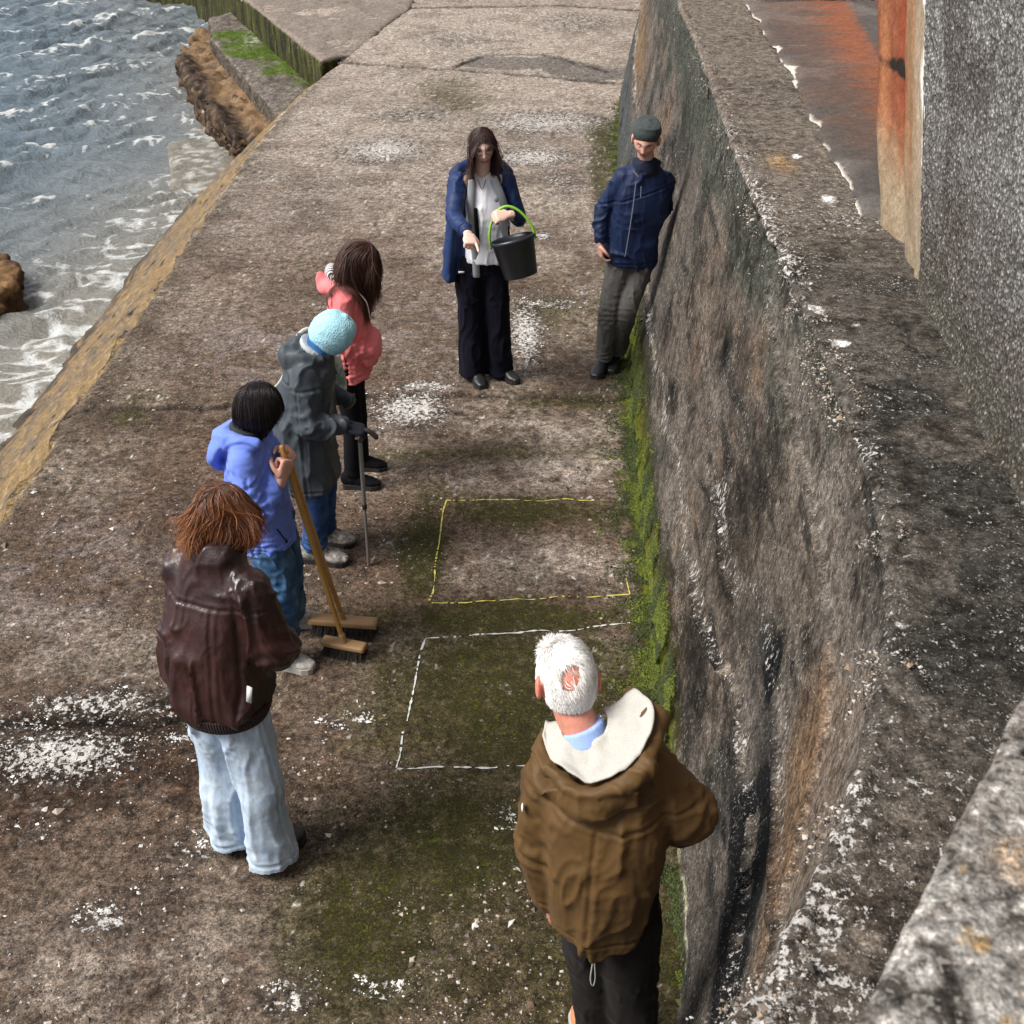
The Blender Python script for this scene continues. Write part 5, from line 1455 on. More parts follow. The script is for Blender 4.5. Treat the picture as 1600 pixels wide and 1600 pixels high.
    # pale patterned bag straps showing front and back
def tote():
    b = NB('floral_canvas')
    cc = b.mix(b.ramp(b.noise(16, 4, .7), [(.42, 0), (.55, 1)]), (.62, .66, .62), (.22, .34, .29))
    p = empty('tote_bag', (-.96, 5.86, .78), 'pale green and white patterned cloth bag half hidden by the grey raincoat', 'bag')
    mt = b.out(cc, .85, b.bump(b.noise(12, 4), .4, .01))
    parts = [loft([((-.965, 5.86, .80), .070, .035), ((-.955, 5.86, .90), .075, .045), ((-.960, 5.85, 1.06), .060, .025)], hint=(.95, .3, 0), n=20, power=3)]
    garment('bag_body', parts, mt, p, .008, 2, [((9, 9, 5), .012)], seed=4)
    tube([(-.97, 5.85, 1.06), (-1.02, 5.74, 1.26), (-1.10, 5.72, 1.22), (-1.18, 5.70, 1.02), (-1.235, 5.66, .96)], .013, fabric('white_strap', (.62, .62, .58)), 'strap', p, flat=.4)

def walking_stick():
    p = empty('walking_stick', (-.78, 5.45, 0), 'grey metal walking stick with black curved handle held by the woman in the raincoat', 'walking stick')
    alu = NB('grey_alloy').out((.30, .30, .30), .38, Metallic=.6)
    T_ = A3(-.772, 5.415, .845); B_ = A3(-.78, 5.45, .012)
    tube([B_, lerp(B_, T_, .46)], .0085, alu, 'lower_tube', p)
    tube([lerp(B_, T_, .44), T_], .0115, alu, 'upper_tube', p)
    tube([B_ - A3(0, 0, .010), B_ + A3(0, 0, .028)], .014, M['black_sole'], 'ferrule', p)
    tube([lerp(B_, T_, .445), lerp(B_, T_, .47)], .0135, M['black_sole'], 'clip', p)
    tube([T_ + A3(-.045, 0, .012), T_ + A3(.0, 0, .012), T_ + A3(.05, -.0, .006), T_ + A3(.085, -.003, -.025)], .0135, M['black_sole'], 'handle', p)

# ================================================================== woman in blue hoodie with brooms
def person_blue():
    s = .93
    J = dict(pelvis=(-1.13, 4.74, .80), neck=(-1.165, 4.70, 1.235), shR=(-1.165, 4.555, 1.175), shL=(-1.15, 4.845, 1.175), elR=(-1.115, 4.475, .90), wrR=(-1.035, 4.60, 1.055),
             elL=(-1.08, 4.90, .93), wrL=(-1.025, 4.745, 1.09), hipR=(-1.13, 4.66, .78), hipL=(-1.13, 4.82, .78), knR=(-1.09, 4.64, .43), knL=(-1.10, 4.84, .43),
             anR=(-1.12, 4.60, .075), anL=(-1.13, 4.92, .075), toR=(-.965, 4.57, 0), toL=(-.985, 4.95, 0))
    hc = A3(-1.10, 4.70, 1.37); Fm = head_frame((.86, -.05, -.50), 0)
    p = empty('person', (-1.12, 4.74, 0), 'woman with dark bob in periwinkle blue hoodie and blue jeans holding brooms', 'person')
    hint = A3(0, 1, 0)
    body(p, J, s, hc, Fm, ears=0, skin=(.56, .30, .23), scalp=((.016, .009, .009), -.1), voxel=.0048,
         hands=[dict(w=A3(*J['wrR']) + A3(.024, -.015, 0), d=(.35, .35, .85), nrm=(.8, -.5, .1), side=1, curl=(80, 85, 50), s=1.0, thumb=1.0), dict(w=A3(*J['wrL']) + A3(.022, .012, .01), d=(.3, -.75, .45), nrm=(.8, .3, .5), side=-1, curl=(80, 85, 50), s=1.0, thumb=1.0)])
    jn = fabric('mid_blue_jeans', (.028, .075, .165), .8, 700, .3, .4, .05, worn=((.09, .17, .28), 9))
    parts = [loft([((-1.13, 4.74, .84), .135, .11), ((-1.14, 4.74, .77), .158, .135), ((-1.13, 4.74, .70), .15, .12)], hint=hint, n=22),
             leg((-1.13, 4.66, .74), J['knR'], (-1.115, 4.60, .075), .098, .092, .082, hint, caps='start'), leg((-1.13, 4.82, .74), J['knL'], (-1.13, 4.92, .075), .098, .090, .080, hint, caps='start')]
    garment('jeans', parts, jn, p, .0078, 3, [((9, 9, 4), .014), ((17, 17, 10), .006)], seed=81, cr=[((-1.10, 4.62, .15), (0, 0, 1), .14, .008, .045), ((-1.13, 4.65, .7), (0, .4, 1), .1, .006, .04), (J['knR'], (0, 0, 1), .1, .005, .05)])
    wt = fabric('white_trainer', (.55, .53, .49), .7, 60, .35, .3, .05, big=25, worn=((.30, .28, .25), 24))
    for k in 'LR': shoe(p, J['an' + k], J['to' + k], s * 1.06, wt, M['white_sole'], hint)
    bl = fabric('periwinkle_hoodie', (.155, .235, .70), .85, 700, .07, .35, .25)
    parts = [loft([((-1.13, 4.73, .66), .165, .13), ((-1.14, 4.725, .76), .165, .132), ((-1.15, 4.71, .95), .165, .13), ((-1.16, 4.70, 1.12), .158, .108), ((-1.165, 4.70, 1.225), .08, .07)], hint=hint, n=28, power=2.3, caps='end'),
             arm((-1.165, 4.56, 1.165), J['elR'], (-1.045, 4.585, 1.04), .072, .068, .044), arm((-1.15, 4.84, 1.165), J['elL'], (-1.03, 4.765, 1.08), .070, .064, .042),
             loft([((-1.10, 4.59, 1.235), .032, .03), ((-1.19, 4.605, 1.235), .042, .036), ((-1.265, 4.70, 1.205), .060, .050), ((-1.19, 4.795, 1.235), .042, .036), ((-1.10, 4.81, 1.235), .032, .03)], hint=(0, 0, 1)),
             loft([((-1.27, 4.70, 1.21), .10, .035), ((-1.31, 4.70, 1.13), .085, .035), ((-1.30, 4.69, 1.06), .04, .02)], hint=hint)]
    garment('hoodie', parts, bl, p, .0075, 3, [((8, 8, 5), .013), ((17, 17, 9), .005)], seed=87, cr=[(J['elR'], (.2, .3, .9), .12, .009, .045), ((-1.15, 4.6, .72), (0, 0, 1), .16, .004, .03), ((-1.17, 4.58, 1.08), (.3, 0, 1), .09, .005, .05), ((-1.12, 4.47, .96), (0, 0, 1), .1, .006, .04)], seams=[lambda V: V[:, 2] - .715, lambda V: np.where(V[:, 2] < 1.12, V[:, 0] + 1.14, 9), lambda V: np.where(V[:, 2] > 1.0, np.linalg.norm(V[:, [0, 2]] - np.array([-1.16, 1.16]), axis=1) - .085, 9)])
    tube([(-1.055, 4.585, .80), (-1.02, 4.60, .72)], .003, M['black_cloth'], 'pocket_seam', p)
    sc = fabric('dark_green_scarf', (.03, .035, .035), .85, 500)
    garment('scarf', [loft([((-1.16, 4.70, 1.225), .085, .08), ((-1.15, 4.70, 1.27), .076, .076)], hint=hint, n=20, caps='none')], sc, p, .006, 2, [((14, 14, 14), .01)], seed=5)
    caps = [((-1.165, 4.555, 1.17), (-1.15, 4.845, 1.17), .085)]
    hair_obj(p, [strands(hc, Fm, 7000, lambda d: np.where(d[:, 1] > .35, .13, .215), 91, (.014, .008, .009), s=s, grav=.50, part=.0, width=.0011, caps=caps, layer=(1.02, 1.12), back=.05, curl=.07, curlf=9, cvar=.3, lim=-.06, step_noise=.04, guard=.6, gather=.05)])

def brooms():
    wood = NB('broom_wood')
    c = wood.mix(wood.noise(6, 4, .6, wood.mapping((1, 1, .15))), (.30, .165, .07), (.46, .29, .14))
    hw = wood.out(c, .55, wood.bump(wood.noise(80, 3), .2, .002))
    hb = NB('varnished_handle'); c = hb.mix(hb.noise(5, 4), (.32, .15, .035), (.55, .30, .09)); hm = hb.out(c, .35)
    br = NB('bristle'); bm_ = br.out(br.mix(br.noise(90, 2), (.010, .008, .007), (.05, .035, .025)), .7)
    def broom(label, c, ang, L, W, Hh, top, bl, lab2):
        c = A3(*c); p = empty('broom', tuple(c * A3(1, 1, 0)), label, 'broom', 'brooms held by the woman in the blue hoodie')
        d = A3(math.cos(ang), math.sin(ang), 0); lat = A3(-d[1], d[0], 0); Z = A3(0, 0, 1)
        V, F = loft([(c - d * L / 2, W / 2 * .8, Hh / 2 * .9), (c - d * L / 2.15, W / 2, Hh / 2), (c + d * L / 2.15, W / 2, Hh / 2), (c + d * L / 2, W / 2 * .8, Hh / 2 * .9)], hint=lat, n=24, power=5, sub=3)
        mesh_obj('head', V, F, hw, p)
        r = np.random.default_rng(int(L * 100)); Vb = []; Fb = []; n = 0
        for i in range(900):
            a, b_ = r.uniform(-.47, .47), r.uniform(-.42, .42)
            q = c + d * a * L + lat * b_ * W - Z * Hh * .4
            e = q - Z * (c[2] - Hh * .4 - .004) + (d * a * .04 + lat * b_ * .12) * bl + r.normal(size=3) * A3(.004, .004, 0)
            e[2] = max(e[2], .004 + float(0))
            w_ = .0016
            for k in range(3):
                u = A3(math.cos(k * 2.09), math.sin(k * 2.09), 0) * w_
                Vb += [q + u, e + u * .8]
            Fb += [(n, n + 2, n + 3, n + 1), (n + 2, n + 4, n + 5, n + 3), (n + 4, n, n + 1, n + 5)]; n += 6
        mesh_obj('bristles', np.array(Vb), np.array(Fb), bm_, p)
        tube([c + Z * Hh * .2, lerp(c, top, .25), lerp(c, top, .7), top], .0125, hm, 'handle', p, n=14)
        tube([c + Z * Hh * .3, c + Z * Hh * .3 + (A3(*top) - c) / np.linalg.norm(A3(*top) - c) * .05], .017, hw, 'socket', p, n=14)
    broom('narrow broom with a small pale wooden head, closer to the camera', (-.822, 4.695, .058), R(-16), .205, .065, .030, A3(-1.005, 4.645, 1.19), .6, '')
    broom('wide broom with a long pale wooden head beside the white trainer', (-.845, 4.865, .070), R(-7), .32, .072, .036, A3(-.995, 4.68, 1.15), .8, '')

# ================================================================== woman in leather jacket
def person_leather():
    s = 1.0
    J = dict(pelvis=(-1.07, 3.45, .88), neck=(-1.02, 3.46, 1.42), shL=(-1.165, 3.52, 1.36), shR=(-.885, 3.375, 1.36), elL=(-1.22, 3.60, 1.08), wrL=(-1.05, 3.72, 1.03),
             elR=(-.83, 3.37, 1.09), wrR=(-.85, 3.56, 1.0), hipL=(-1.15, 3.49, .85), hipR=(-.99, 3.41, .85), knL=(-1.13, 3.50, .47), knR=(-.97, 3.40, .47),
             anL=(-1.13, 3.47, .08), anR=(-.955, 3.38, .08), toL=(-1.06, 3.62, 0), toR=(-.865, 3.51, 0))
    hc = A3(-1.0, 3.53, 1.545); Fm = head_frame((.62, .65, -.50), 0)
    p = empty('person', (-1.04, 3.43, 0), 'auburn haired woman seen from behind in dark brown leather jacket and pale wide jeans', 'person')
    hint = A3(.28, -.145, 0); hint /= np.linalg.norm(hint); fw = A3(-hint[1], hint[0], 0)
    body(p, J, s, hc, Fm, ears=0, skin=(.56, .33, .26), scalp=((.05, .018, .009), -.1), voxel=.0055, hands=[dict(w=J['wrR'], d=(-.5, .8, 0), nrm=(.3, .2, 1), side=1), dict(w=J['wrL'], d=(.8, .1, 0), nrm=(0, .2, 1), side=-1)])
    b = NB('washed_denim')
    n1 = b.noise(11, 6, .65); wv = b.noise(60, 3, .6, b.mapping((1, 1, .25)))
    c = b.mix(b.ramp(n1, [(.35, 0), (.7, 1)]), (.36, .46, .60), (.54, .63, .72)); c = b.mix(1.0, c, b.ramp(wv, [(.3, .82), (.7, 1.12)]), 'MULTIPLY')
    jn = b.out(c, .85, b.bump(b.math('ADD', b.noise(35, 4), b.math('MULTIPLY', b.noise(500, 2), .3)), .4, .004))
    pv = A3(*J['pelvis'])
    def wide(h, k, a, fl=1.0):
        h, k, a = map(lambda q: A3(*q), (h, k, a))
        return loft([(h, .088, .104), (lerp(h, k, .5), .092, .105), (k, .084, .096), (lerp(k, a, .5), .084, .098), (a + A3(0, 0, -.015), .090 * fl, .106 * fl)], hint=hint, n=24, caps='start', sub=6)
    parts = [loft([(pv + A3(0, 0, .01), .135, .11), (pv - A3(0, 0, .05), .155, .125), (pv - A3(0, 0, .12), .160, .125)], hint=hint, n=26),
             wide((-1.14, 3.49, .80), J['knL'], (-1.125, 3.455, .055)), wide((-1.005, 3.42, .80), J['knR'], (-.95, 3.36, .050), 1.06)]
    garment('jeans', parts, jn, p, .008, 3, [((8, 8, 1.0), .018), ((14, 14, 3), .008), ((24, 24, 14), .003)], seed=93, cr=[((-1.07, 3.33, .74), (.3, .1, 1), .10, .004, .05), ((-1.12, 3.45, .14), (.2, 0, 1), .12, .003, .05)], seams=[lambda V: np.where((V @ hint) > (A3(-.95, 3.36, 0) @ hint), (V - A3(-.955, 3.375, 0)) @ fw, 9), lambda V: V[:, 2] - .085])
    # outseam stitching
    V, F = loft([(A3(-.885, 3.345, .80), .0035, .003), (A3(-.872, 3.345, .5), .0035, .003), (A3(-.858, 3.33, .25), .0035, .003), (A3(-.848, 3.30, .06), .0035, .003)], hint=hint, n=8, sub=6)
    for k in 'LR': shoe(p, J['an' + k], J['to' + k], s, M['black_shoe'], M['black_sole'], hint)
    b = NB('oxblood_leather')
    n1 = b.noise(5, 5, .6); g = b.voro(160)
    c = b.mix(b.ramp(n1, [(.3, 0), (.7, 1)]), (.014, .005, .005), (.046, .012, .010))
    h = b.math('ADD', b.math('MULTIPLY', g, .15), b.math('MULTIPLY', b.noise(24, 4), .85))
    lt = b.out(c, b.ramp(b.noise(14, 4), [(.3, .30), (.7, .50)]), b.bump(h, .5, .006), Specular_IOR_Level=.65)
    hem = pv + A3(.004, -.015, -.085)
    parts = [loft([(hem + A3(0, 0, .02), .190, .164), (hem + A3(0, 0, .045), .194, .166), (hem + A3(0, 0, .09), .196, .168), (pv + A3(.0, -.005, .12), .190, .162), (pv + A3(.02, 0, .30), .186, .145), (pv + A3(.04, .005, .44), .172, .115), (A3(-1.02, 3.455, 1.44), .10, .085)], hint=hint, n=34, power=2.35, caps='end'),
             arm(A3(-1.145, 3.51, 1.345), (-1.20, 3.60, 1.08), J['wrL'], .098, .092, .058), arm(A3(-.905, 3.385, 1.345), (-.845, 3.375, 1.08), J['wrR'], .098, .096, .060),
             loft([(A3(-1.02, 3.455, 1.43), .085, .07), (A3(-1.02, 3.455, 1.475), .080, .068)], hint=hint, caps='none')]
    garment('leather_jacket', parts, lt, p, .0078, 3, [((5, 5, .9), .024), ((9, 9, 2.2), .011), ((22, 22, 7), .004)], seed=97,
            cr=[((-.845, 3.37, 1.09), (.2, .4, .8), .10, .006, .065), ((-1.20, 3.58, 1.08), (0, .3, 1), .10, .006, .06)], seams=[lambda V: np.where(V[:, 2] < 1.29, np.abs((V - pv) @ hint) - .095, 9), lambda V: np.where(V @ fw < (pv @ fw), V[:, 2] - 1.29, 9), lambda V: np.abs((V - pv) @ hint - .0) - .172 + .1 * (1.36 - V[:, 2]) * 0])
    V, F = loft([(hem + A3(0, 0, -.030), .174, .150), (hem + A3(0, 0, .0), .186, .160), (hem + A3(0, 0, .035), .192, .166)], hint=hint, n=60, caps='none', sub=5)
    rb = NB('rib_knit'); wv_ = rb.n('ShaderNodeTexWave'); wv_.inputs['Scale'].default_value = 30; rb.link(rb.tc.outputs['Object'], wv_.inputs['Vector'])
    mesh_obj('rib_hem', V, F, rb.out((.022, .010, .009), .9, rb.bump(wv_.outputs['Fac'], .6, .006)), p)
    # pale stitched shoulder seam and care label
    pale = fabric('pale_thread', (.40, .30, .27), .6, 900)
    parts = [ribbon([(-.885, 3.255, 1.385), (-.868, 3.262, 1.33), (-.868, 3.255, 1.27)], .0022, .003, hint), ribbon([(-.868, 3.262, 1.39), (-.850, 3.268, 1.335), (-.850, 3.262, 1.275)], .0022, .003, hint)]
    V, F = merge(parts)
    lb = A3(-.915, 3.245, .985)
    V, F = boxm(0, 0, 0, .022, .004, .070); V = np.c_[V[:, :1] * hint[0] + V[:, 1:2] * fw[0], V[:, :1] * hint[1] + V[:, 1:2] * fw[1], V[:, 2:]] + lb
    V[:, 0] += (V[:, 2] - lb[2]) * .15
    mesh_obj('care_label', V, F, fabric('label_white', (.60, .60, .58)), p)
    caps = [((-1.165, 3.52, 1.34), (-.885, 3.375, 1.34), .112), ((-1.02, 3.46, 1.3), (-1.05, 3.46, 1.0), .16)]
    hair_obj(p, [strands(hc, Fm, 9000, .225, 103, (.055, .020, .010), grav=.45, part=.0, width=.0011, caps=caps, layer=(1.02, 1.12), back=.42, curl=.24, curlf=15, cvar=.40, lim=-.06, flip=.007, tip=(.22, .075, .025), gather=.075, step_noise=.07),
                 strands(hc, Fm, 700, .21, 104, (.15, .05, .02), grav=.42, part=.0, width=.0012, caps=caps, layer=(1.05, 1.16), back=.4, curl=.30, curlf=17, cvar=.35, flip=.010, tip=(.34, .13, .04), gather=.05)])

# ================================================================== white haired man
def person_old():
    s = 1.0
    J = dict(pelvis=(.29, 2.46, .90), neck=(.205, 2.50, 1.45), shL=(.110, 2.535, 1.31), shR=(.375, 2.475, 1.405), elL=(.065, 2.50, 1.06), wrL=(.112, 2.51, .80),
             elR=(.505, 2.44, 1.225), wrR=(.43, 2.61, 1.04), hipL=(.225, 2.49, .87), hipR=(.355, 2.43, .87), knL=(.255, 2.53, .48), knR=(.375, 2.47, .48),
             anL=(.30, 2.52, .08), anR=(.42, 2.47, .08), toL=(.235, 2.69, 0), toR=(.41, 2.66, 0))
    hc = A3(.15, 2.595, 1.60); Fm = head_frame((-.28, .85, -.42), -6)
    p = empty('person', (.36, 2.50, 0), 'white haired man with a bald spot seen from behind in olive brown hooded coat', 'person')
    hint = A3(.32, -.105, 0); hint /= np.linalg.norm(hint); fw = A3(-hint[1], hint[0], 0)
    body(p, J, s, hc, Fm, skin=(.60, .25, .18), voxel=.005, hands=[dict(w=J['wrL'], d=(.15, .2, -1), nrm=(-1, 0, 0), side=-1, curl=(25, 30, 20)), dict(w=J['wrR'], d=(-.7, .3, -.5), nrm=(.5, .3, .8), side=1)])
    tr = fabric('dark_brown_trousers', (.010, .008, .007), .85, 400, .3, .4, .1)
    pv = A3(*J['pelvis'])
    parts = [loft([(pv + A3(0, 0, .06), .145, .12), (pv - A3(0, 0, .04), .155, .13), (pv - A3(0, 0, .10), .150, .12)], hint=hint, n=24),
             leg((.225, 2.49, .84), J['knL'], (.30, 2.515, .07), .098, .080, .074, hint, caps='start'), leg((.355, 2.43, .84), J['knR'], (.42, 2.465, .07), .098, .086, .078, hint, caps='start')]
    garment('trousers', parts, tr, p, .0078, 3, [((8, 8, 3), .014), ((17, 17, 8), .005)], seed=111)
    tan = fabric('tan_suede', (.48, .20, .10), .75, 300, .15, .3, .1)
    for k in 'LR': shoe(p, J['an' + k], J['to' + k], s * 1.1, tan, M['white_sole'], hint)
    br = fabric('olive_brown_coat', (.092, .049, .015), .62, 900, .14, .3, .08)
    hem = A3(.262, 2.435, .80); h3 = A3(.31, -.085, .075)
    parts = [loft([(hem, .148, .128), (A3(.265, 2.435, .93), .160, .138), (A3(.268, 2.435, 1.10), .176, .140), (A3(.262, 2.455, 1.25), .182, .128), (A3(.248, 2.475, 1.36), .155, .088), (A3(.225, 2.49, 1.415), .09, .06)], hint=h3, n=34, power=2.4, caps='end'),
             arm((.115, 2.53, 1.325), J['elL'], (.108, 2.505, .82), .088, .076, .062), arm((.365, 2.475, 1.395), (.500, 2.445, 1.225), (.43, 2.58, 1.06), .094, .094, .070),
             loft([(A3(.235, 2.325, .775), .045, .025), (A3(.235, 2.32, .9), .055, .030), (A3(.22, 2.335, 1.15), .04, .03)], hint=hint, caps='end')]
    # hood roll round the neck, open to the back
    hood = [(A3(.095, 2.590, 1.415), .020, .026), (A3(.085, 2.510, 1.420), .022, .028), (A3(.125, 2.415, 1.410), .024, .028), (A3(.210, 2.350, 1.410), .026, .030),
            (A3(.315, 2.360, 1.465), .030, .036), (A3(.375, 2.430, 1.520), .034, .040), (A3(.378, 2.515, 1.550), .030, .036), (A3(.340, 2.590, 1.540), .022, .028)]
    parts.append(loft(hood, hint=(0, 0, 1), n=16, sub=6))
    parts.append(loft([(A3(.14, 2.385, 1.37), .035, .025), (A3(.22, 2.335, 1.365), .045, .028), (A3(.31, 2.345, 1.41), .035, .025)], hint=(0, 0, 1)))
    garment('coat', parts, br, p, .0075, 3, [((6, 6, 1.4), .020), ((10, 10, 3.5), .011), ((20, 20, 10), .004)], seed=117,
            cr=[((.065, 2.50, 1.07), (.3, 0, 1), .11, .010, .075), ((.515, 2.47, 1.22), (.6, .4, -.6), .10, .008, .065), ((.09, 2.47, 1.27), (.5, 0, 1), .1, .006, .07)], seams=[lambda V: np.where((V[:, 1] < 2.42) & (V[:, 2] < 1.27), (V - A3(.255, 2.42, 1)) @ hint, 9), lambda V: np.where(V[:, 1] < 2.45, V[:, 2] - 1.275 - .12 * np.abs(V[:, 0] - .255), 9), lambda V: V[:, 2] - .845 - .0 * V[:, 0]])
    # cream lining sagging inside the hood
    ring_o = catmull([h[0] + A3(0, 0, h[1] * .9 + .010) for h in hood], 6); ring_i = catmull([A3(.145, 2.555, 1.485), A3(.135, 2.515, 1.485), A3(.150, 2.475, 1.48), A3(.19, 2.455, 1.48), A3(.235, 2.460, 1.500), A3(.258, 2.490, 1.515), A3(.262, 2.53, 1.52), A3(.250, 2.560, 1.52)], 6)
    n = min(len(ring_o), len(ring_i)); m = 14; V = []
    for i in range(n):
        for j in range(m):
            t = j / (m - 1)
            q = lerp(ring_i[i], ring_o[i], t); q = q + A3(0, 0, -.010 * math.sin(t * math.pi)); V.append(q)
    V = np.array(V); V = V + np.c_[0 * V[:, :2], .016 * np.clip(ridge(V * np.array([20, 9, 12]), 2, 5), 0, 1) ** 2 + .005 * fbm(V * 30, 2, 7)]
    lin = fabric('cream_lining', (.44, .425, .39), .85, 500, .1, .35, .15)
    F = grid_faces(n, m)
    o = mesh_obj('hood_lining', V, F, lin, p)
    sol = o.modifiers.new('thickness', 'SOLIDIFY'); sol.thickness = .006
    # shirt collar
    sh = fabric('pale_blue_shirt', (.30, .42, .78), .7, 800, .06, .2, .05)
    parts = [loft([(A3(.205, 2.50, 1.455), .074, .070), (A3(.196, 2.512, 1.485), .066, .064), (A3(.190, 2.518, 1.500), .064, .062)], hint=hint, n=22, caps='none')]
    garment('shirt_collar', parts, sh, p, .005, 2)
    V, F = ellipsoid((.030, 2.47, 1.235), (.004, .012, .014), n=8); mesh_obj('sleeve_badge', V, F, fabric('badge_white', (.7, .7, .7)), p)
    tube([(.235, 2.30, .78), (.231, 2.295, .71), (.239, 2.295, .68), (.245, 2.297, .71), (.241, 2.30, .775)], .0022, fabric('cord_grey', (.42, .42, .40)), 'hem_cord', p)
    # short white hair with the crown showing
    spot = Fm.T @ (A3(-.18, -2.60, 2.55)); spot = spot / np.linalg.norm(spot)
    ear = lambda d: (np.abs(d[:, 0]) < .90) | (d[:, 2] > .25) | (d[:, 2] < -.42) | (d[:, 1] < -.35)
    cw = lambda d: ear(d) & (np.linalg.norm(d - spot, axis=1) > .38)
    cw2 = lambda d: (np.linalg.norm(d - spot, axis=1) > .16) & (np.linalg.norm(d - spot, axis=1) <= .46) & (d[:, 2] > -2)
    hair_obj(p, [strands(hc, Fm, 15000, lambda d: np.where(d[:, 2] < -.15, .018, .034), 121, (.88, .86, .84), grav=.10, part=-9, width=.0011, layer=(1.01, 1.05), mask=cw, curl=.10, curlf=8, seg=6, out=-.1, cvar=.04, back=.25, lim=-.04, step_noise=.04),
                 strands(hc, Fm, 420, .035, 122, (.80, .74, .70), grav=.10, part=-.1, width=.0009, layer=(1.01, 1.05), mask=cw2, curl=.25, curlf=14, seg=6, out=.2, cvar=.07, back=.2)])

person_bucket(); bucket(); person_man(); person_pink(); person_rain(); tote(); walking_stick(); person_blue(); brooms(); person_leather(); person_old()

# ================================================================== chalk outlines, litter, moss
def chalk(name, pl, w_, color, label, seed):
    r = np.random.default_rng(seed)
    V, F, n = [], [], 0
    pl = [np.array(p, float) for p in pl]
    for a, b_ in zip(pl[:-1], pl[1:]):
        L = np.linalg.norm(b_ - a); d = (b_ - a) / L; lat = np.array([-d[1], d[0]])
        m = max(2, int(L / .006)); prev = None
        for i in range(m + 1):
            q = a + d * L * i / m
            wob = .006 * vnoise(P3([q[0] * 9], q[1] * 9), seed)[0]
            ww = w_ * (.75 + .7 * vnoise(P3([q[0] * 45], q[1] * 45), seed + 1)[0])
            gap = vnoise(P3([q[0] * 70], q[1] * 70), seed + 2)[0] + .5 * vnoise(P3([q[0] * 14], q[1] * 14), seed + 3)[0] > .62
            q = q + lat * wob
            if gap or ww < .001: prev = None; continue
            pp = [q - lat * ww, q + lat * ww]
            hh = quay_h(np.array([v[0] for v in pp]), np.array([v[1] for v in pp])) + .0045
            V += [(pp[0][0], pp[0][1], hh[0]), (pp[1][0], pp[1][1], hh[1])]
            if prev is not None: F.append((prev, n, n + 1, prev + 1))
            prev = n; n += 2
    b = NB(name + '_chalk')
    m_ = b.out(b.mix(b.noise(180, 3), color, tuple(c * .45 for c in color)), .9)
    tag(mesh_obj(name, np.array(V), F, m_), label, 'chalk marking')
chalk('chalk_outline', [(0.64,6.13),(0.0,6.12),(-0.39,6.12),(-0.40,6.0),(-0.42,5.36),(-0.42,5.19),(-0.43,5.11),(-0.37,5.10),(0.1,5.14),(0.62,5.18),(0.61,5.33)], .0042, (.62, .55, .12),
      'thin yellow chalk rectangle drawn on the quay by the mossy wall', 3)
chalk('chalk_outline', [(0.60,4.94),(0.19,4.88),(-0.19,4.84),(-0.43,4.81),(-0.45,4.70),(-0.47,4.37),(-0.49,4.15),(-0.50,3.90),(-0.28,3.91),(0.14,3.92),(.5,3.93)], .0048, (.66, .66, .64),
      'white chalk rectangle drawn on the quay in front of the white haired man', 8)

def bits(name, pts, size, mat, label, seed, flat=.5, cols=None):
    """many small angular fragments as one mesh"""
    r = np.random.default_rng(seed)
    base = np.array([(1, 0, 0), (-1, 0, 0), (0, 1, 0), (0, -1, 0), (0, 0, 1), (0, 0, -1)], float)
    bf = np.array([(0, 2, 4), (2, 1, 4), (1, 3, 4), (3, 0, 4), (2, 0, 5), (1, 2, 5), (3, 1, 5), (0, 3, 5)])
    n = len(pts)
    sc = size * np.exp(r.normal(size=(n, 1, 1)) * .5)
    v = base[None] * (1 + .5 * r.uniform(-1, 1, (n, 6, 3))) + .35 * r.uniform(-1, 1, (n, 6, 3))
    v[:, :, 2] *= flat
    a = r.uniform(0, 6.28, n); c, s_ = np.cos(a)[:, None], np.sin(a)[:, None]
    v = np.stack([v[:, :, 0] * c - v[:, :, 1] * s_, v[:, :, 0] * s_ + v[:, :, 1] * c, v[:, :, 2]], -1) * sc
    V = (v + pts[:, None, :]).reshape(-1, 3)
    F = (bf[None] + 6 * np.arange(n)[:, None, None]).reshape(-1, 3)
    C = np.repeat(cols, 6, 0) if cols is not None else None
    o = mesh_obj(name, V, F, mat, None, C, smooth=False)
    return tag(o, label, kind='stuff')

b = NB('grit'); M['grit'] = b.out(b.attr(), .85)
r = np.random.default_rng(77)
n = 26000
yy = 2.0 * (9.5 / 2.0) ** r.random(n); xx = quay_edge(yy) + .1 + r.random(n) * (base_x(yy) - quay_edge(yy) - .12)
keep = (fbm(P3(xx * 1.3, yy * 1.3), 3, 501) + .4 * fbm(P3(xx * 6, yy * 6), 3, 502) + .5 * r.random(n)) > .12
xx, yy = xx[keep], yy[keep]
pts = np.stack([xx, yy, quay_h(xx, yy) + .001], -1)
cl = np.array([(.36, .30, .25), (.09, .065, .05), (.14, .11, .09), (.50, .47, .43), (.10, .06, .04), (.045, .035, .03)])[r.choice(6, len(xx), p=[.16, .24, .24, .08, .14, .14])]
bits('grit', pts, .0042, M['grit'], 'loose grit, shell and flakes of concrete scattered over the quay', 5, .5, cl)

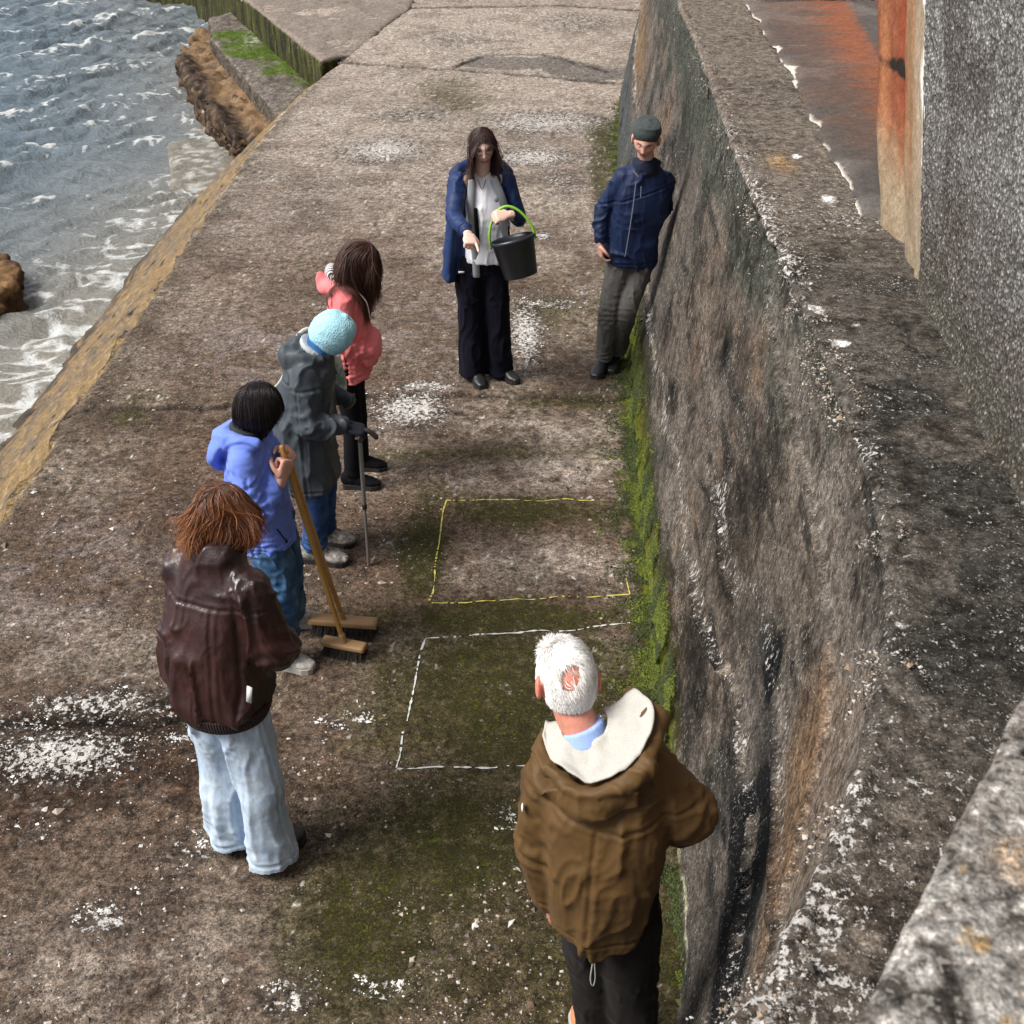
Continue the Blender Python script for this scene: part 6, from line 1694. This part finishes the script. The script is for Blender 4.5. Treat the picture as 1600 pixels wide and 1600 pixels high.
# white encrusting flakes where the crust is thick
n = 90000
k = r.choice(len(WHITE), n, p=np.array([w_[2] * w_[3] * w_[4] for w_ in WHITE]) ** .8 / sum(np.array([w_[2] * w_[3] * w_[4] for w_ in WHITE]) ** .8))
Wd = np.array(WHITE)[k]
xx = Wd[:, 0] + Wd[:, 2] * r.normal(size=n) * .55; yy = Wd[:, 1] + Wd[:, 3] * r.normal(size=n) * .55
nz = fbm(P3(xx * 26, yy * 24), 3, 41) + .5 * fbm(P3(xx * 6, yy * 6), 3, 42)
keep = (nz > .62 - .30 * (Wd[:, 4] - .5)) & (yy > 2) & (xx < base_x(yy) - .03)
xx, yy = xx[keep], yy[keep]
pts = np.stack([xx, yy, quay_h(xx, yy) + .001], -1)
cl = np.array([(.72, .70, .67)]) * r.uniform(.55, 1.05, (len(xx), 1))
bits('white_crust', pts, .0032, M['grit'], 'flaking white crust in ragged patches on the quay', 6, .22, cl)

# moss cushions along the wall foot
n = 120000
yy = 2.0 * (16 / 2.0) ** r.random(n)
dens = np.interp(yy, [2, 3.6, 4.2, 7.8, 8.6, 11, 16], [.25, .35, 1, 1, .7, .4, .5])
off = np.abs(r.exponential(.065, n)) * (.6 + .6 * dens)
xx = base_x(yy) - off + .012
keep = (fbm(P3(xx * 9, yy * 9), 3, 511) + .9 * dens - off * 3.2 + .3 * r.random(n) > .35)
xx, yy = xx[keep], yy[keep]
pts = np.stack([xx, yy, quay_h(xx, yy) + .002 + .003 * r.random(len(xx)) * np.clip(1.3 - fbm(P3(xx * 15, yy * 15), 2, 519), .3, 2)], -1)
# some on the wall's foot itself
n = 45000
y2 = 3.6 * (8.6 / 3.6) ** r.random(n); mh = np.interp(y2, [2.4, 3.2, 4.3, 6, 7.5, 8.6], [.10, .13, .26, .33, .40, .40])
z2 = r.random(n) * mh * (.6 + .5 * r.random(n)); x2 = base_x(y2) - .02 + z2 * .20
kp = fbm(P3(y2 * 6, z2 * 5), 3, 515) > -.15
pts = np.vstack([pts, np.stack([x2[kp], y2[kp], z2[kp]], -1)])
g = fbm(pts * 5, 3, 521)[:, None]
cl = np.where(g > .1, np.array([[.085, .110, .008]]), np.array([[.036, .050, .008]])) * r.uniform(.45, 1.4, (len(pts), 1))
bits('moss', pts, .0026, M['grit'], 'bright green moss growing along the foot of the wall', 7, .8, cl)

# crumbly aggregate along the lip of the wall
i_ = np.where((prof[:, 0] > .36) & (prof[:, 1] > TOP - .12))[0]
n = 16000
yl = 1.3 * (10.5 / 1.3) ** r.random(n)
sl = np.interp(-yl, -py_, ss)
offl = .40 + r.normal(size=n) * .035
xx = np.interp(sl, ss, px_) + np.interp(sl, ss, nx) * offl; yy = np.interp(sl, ss, py_) + np.interp(sl, ss, ny) * offl
kp = fbm(P3(xx * 4, yy * 4), 3, 531) > .0
zz = np.where(offl > .425, TOP + .012, TOP - .03 - np.clip(.425 - offl, 0, 1) * .8) + .006 * r.normal(size=n)
pts = np.stack([xx, yy, zz], -1)[kp]
cl = np.array([(.45, .42, .38), (.18, .14, .11), (.07, .06, .055), (.30, .22, .15)])[r.choice(4, len(pts), p=[.3, .3, .3, .1])]
bits('wall_gravel', pts, .0024, M['grit'], 'crumbling pale aggregate along the lip of the wall', 8, .8, cl)
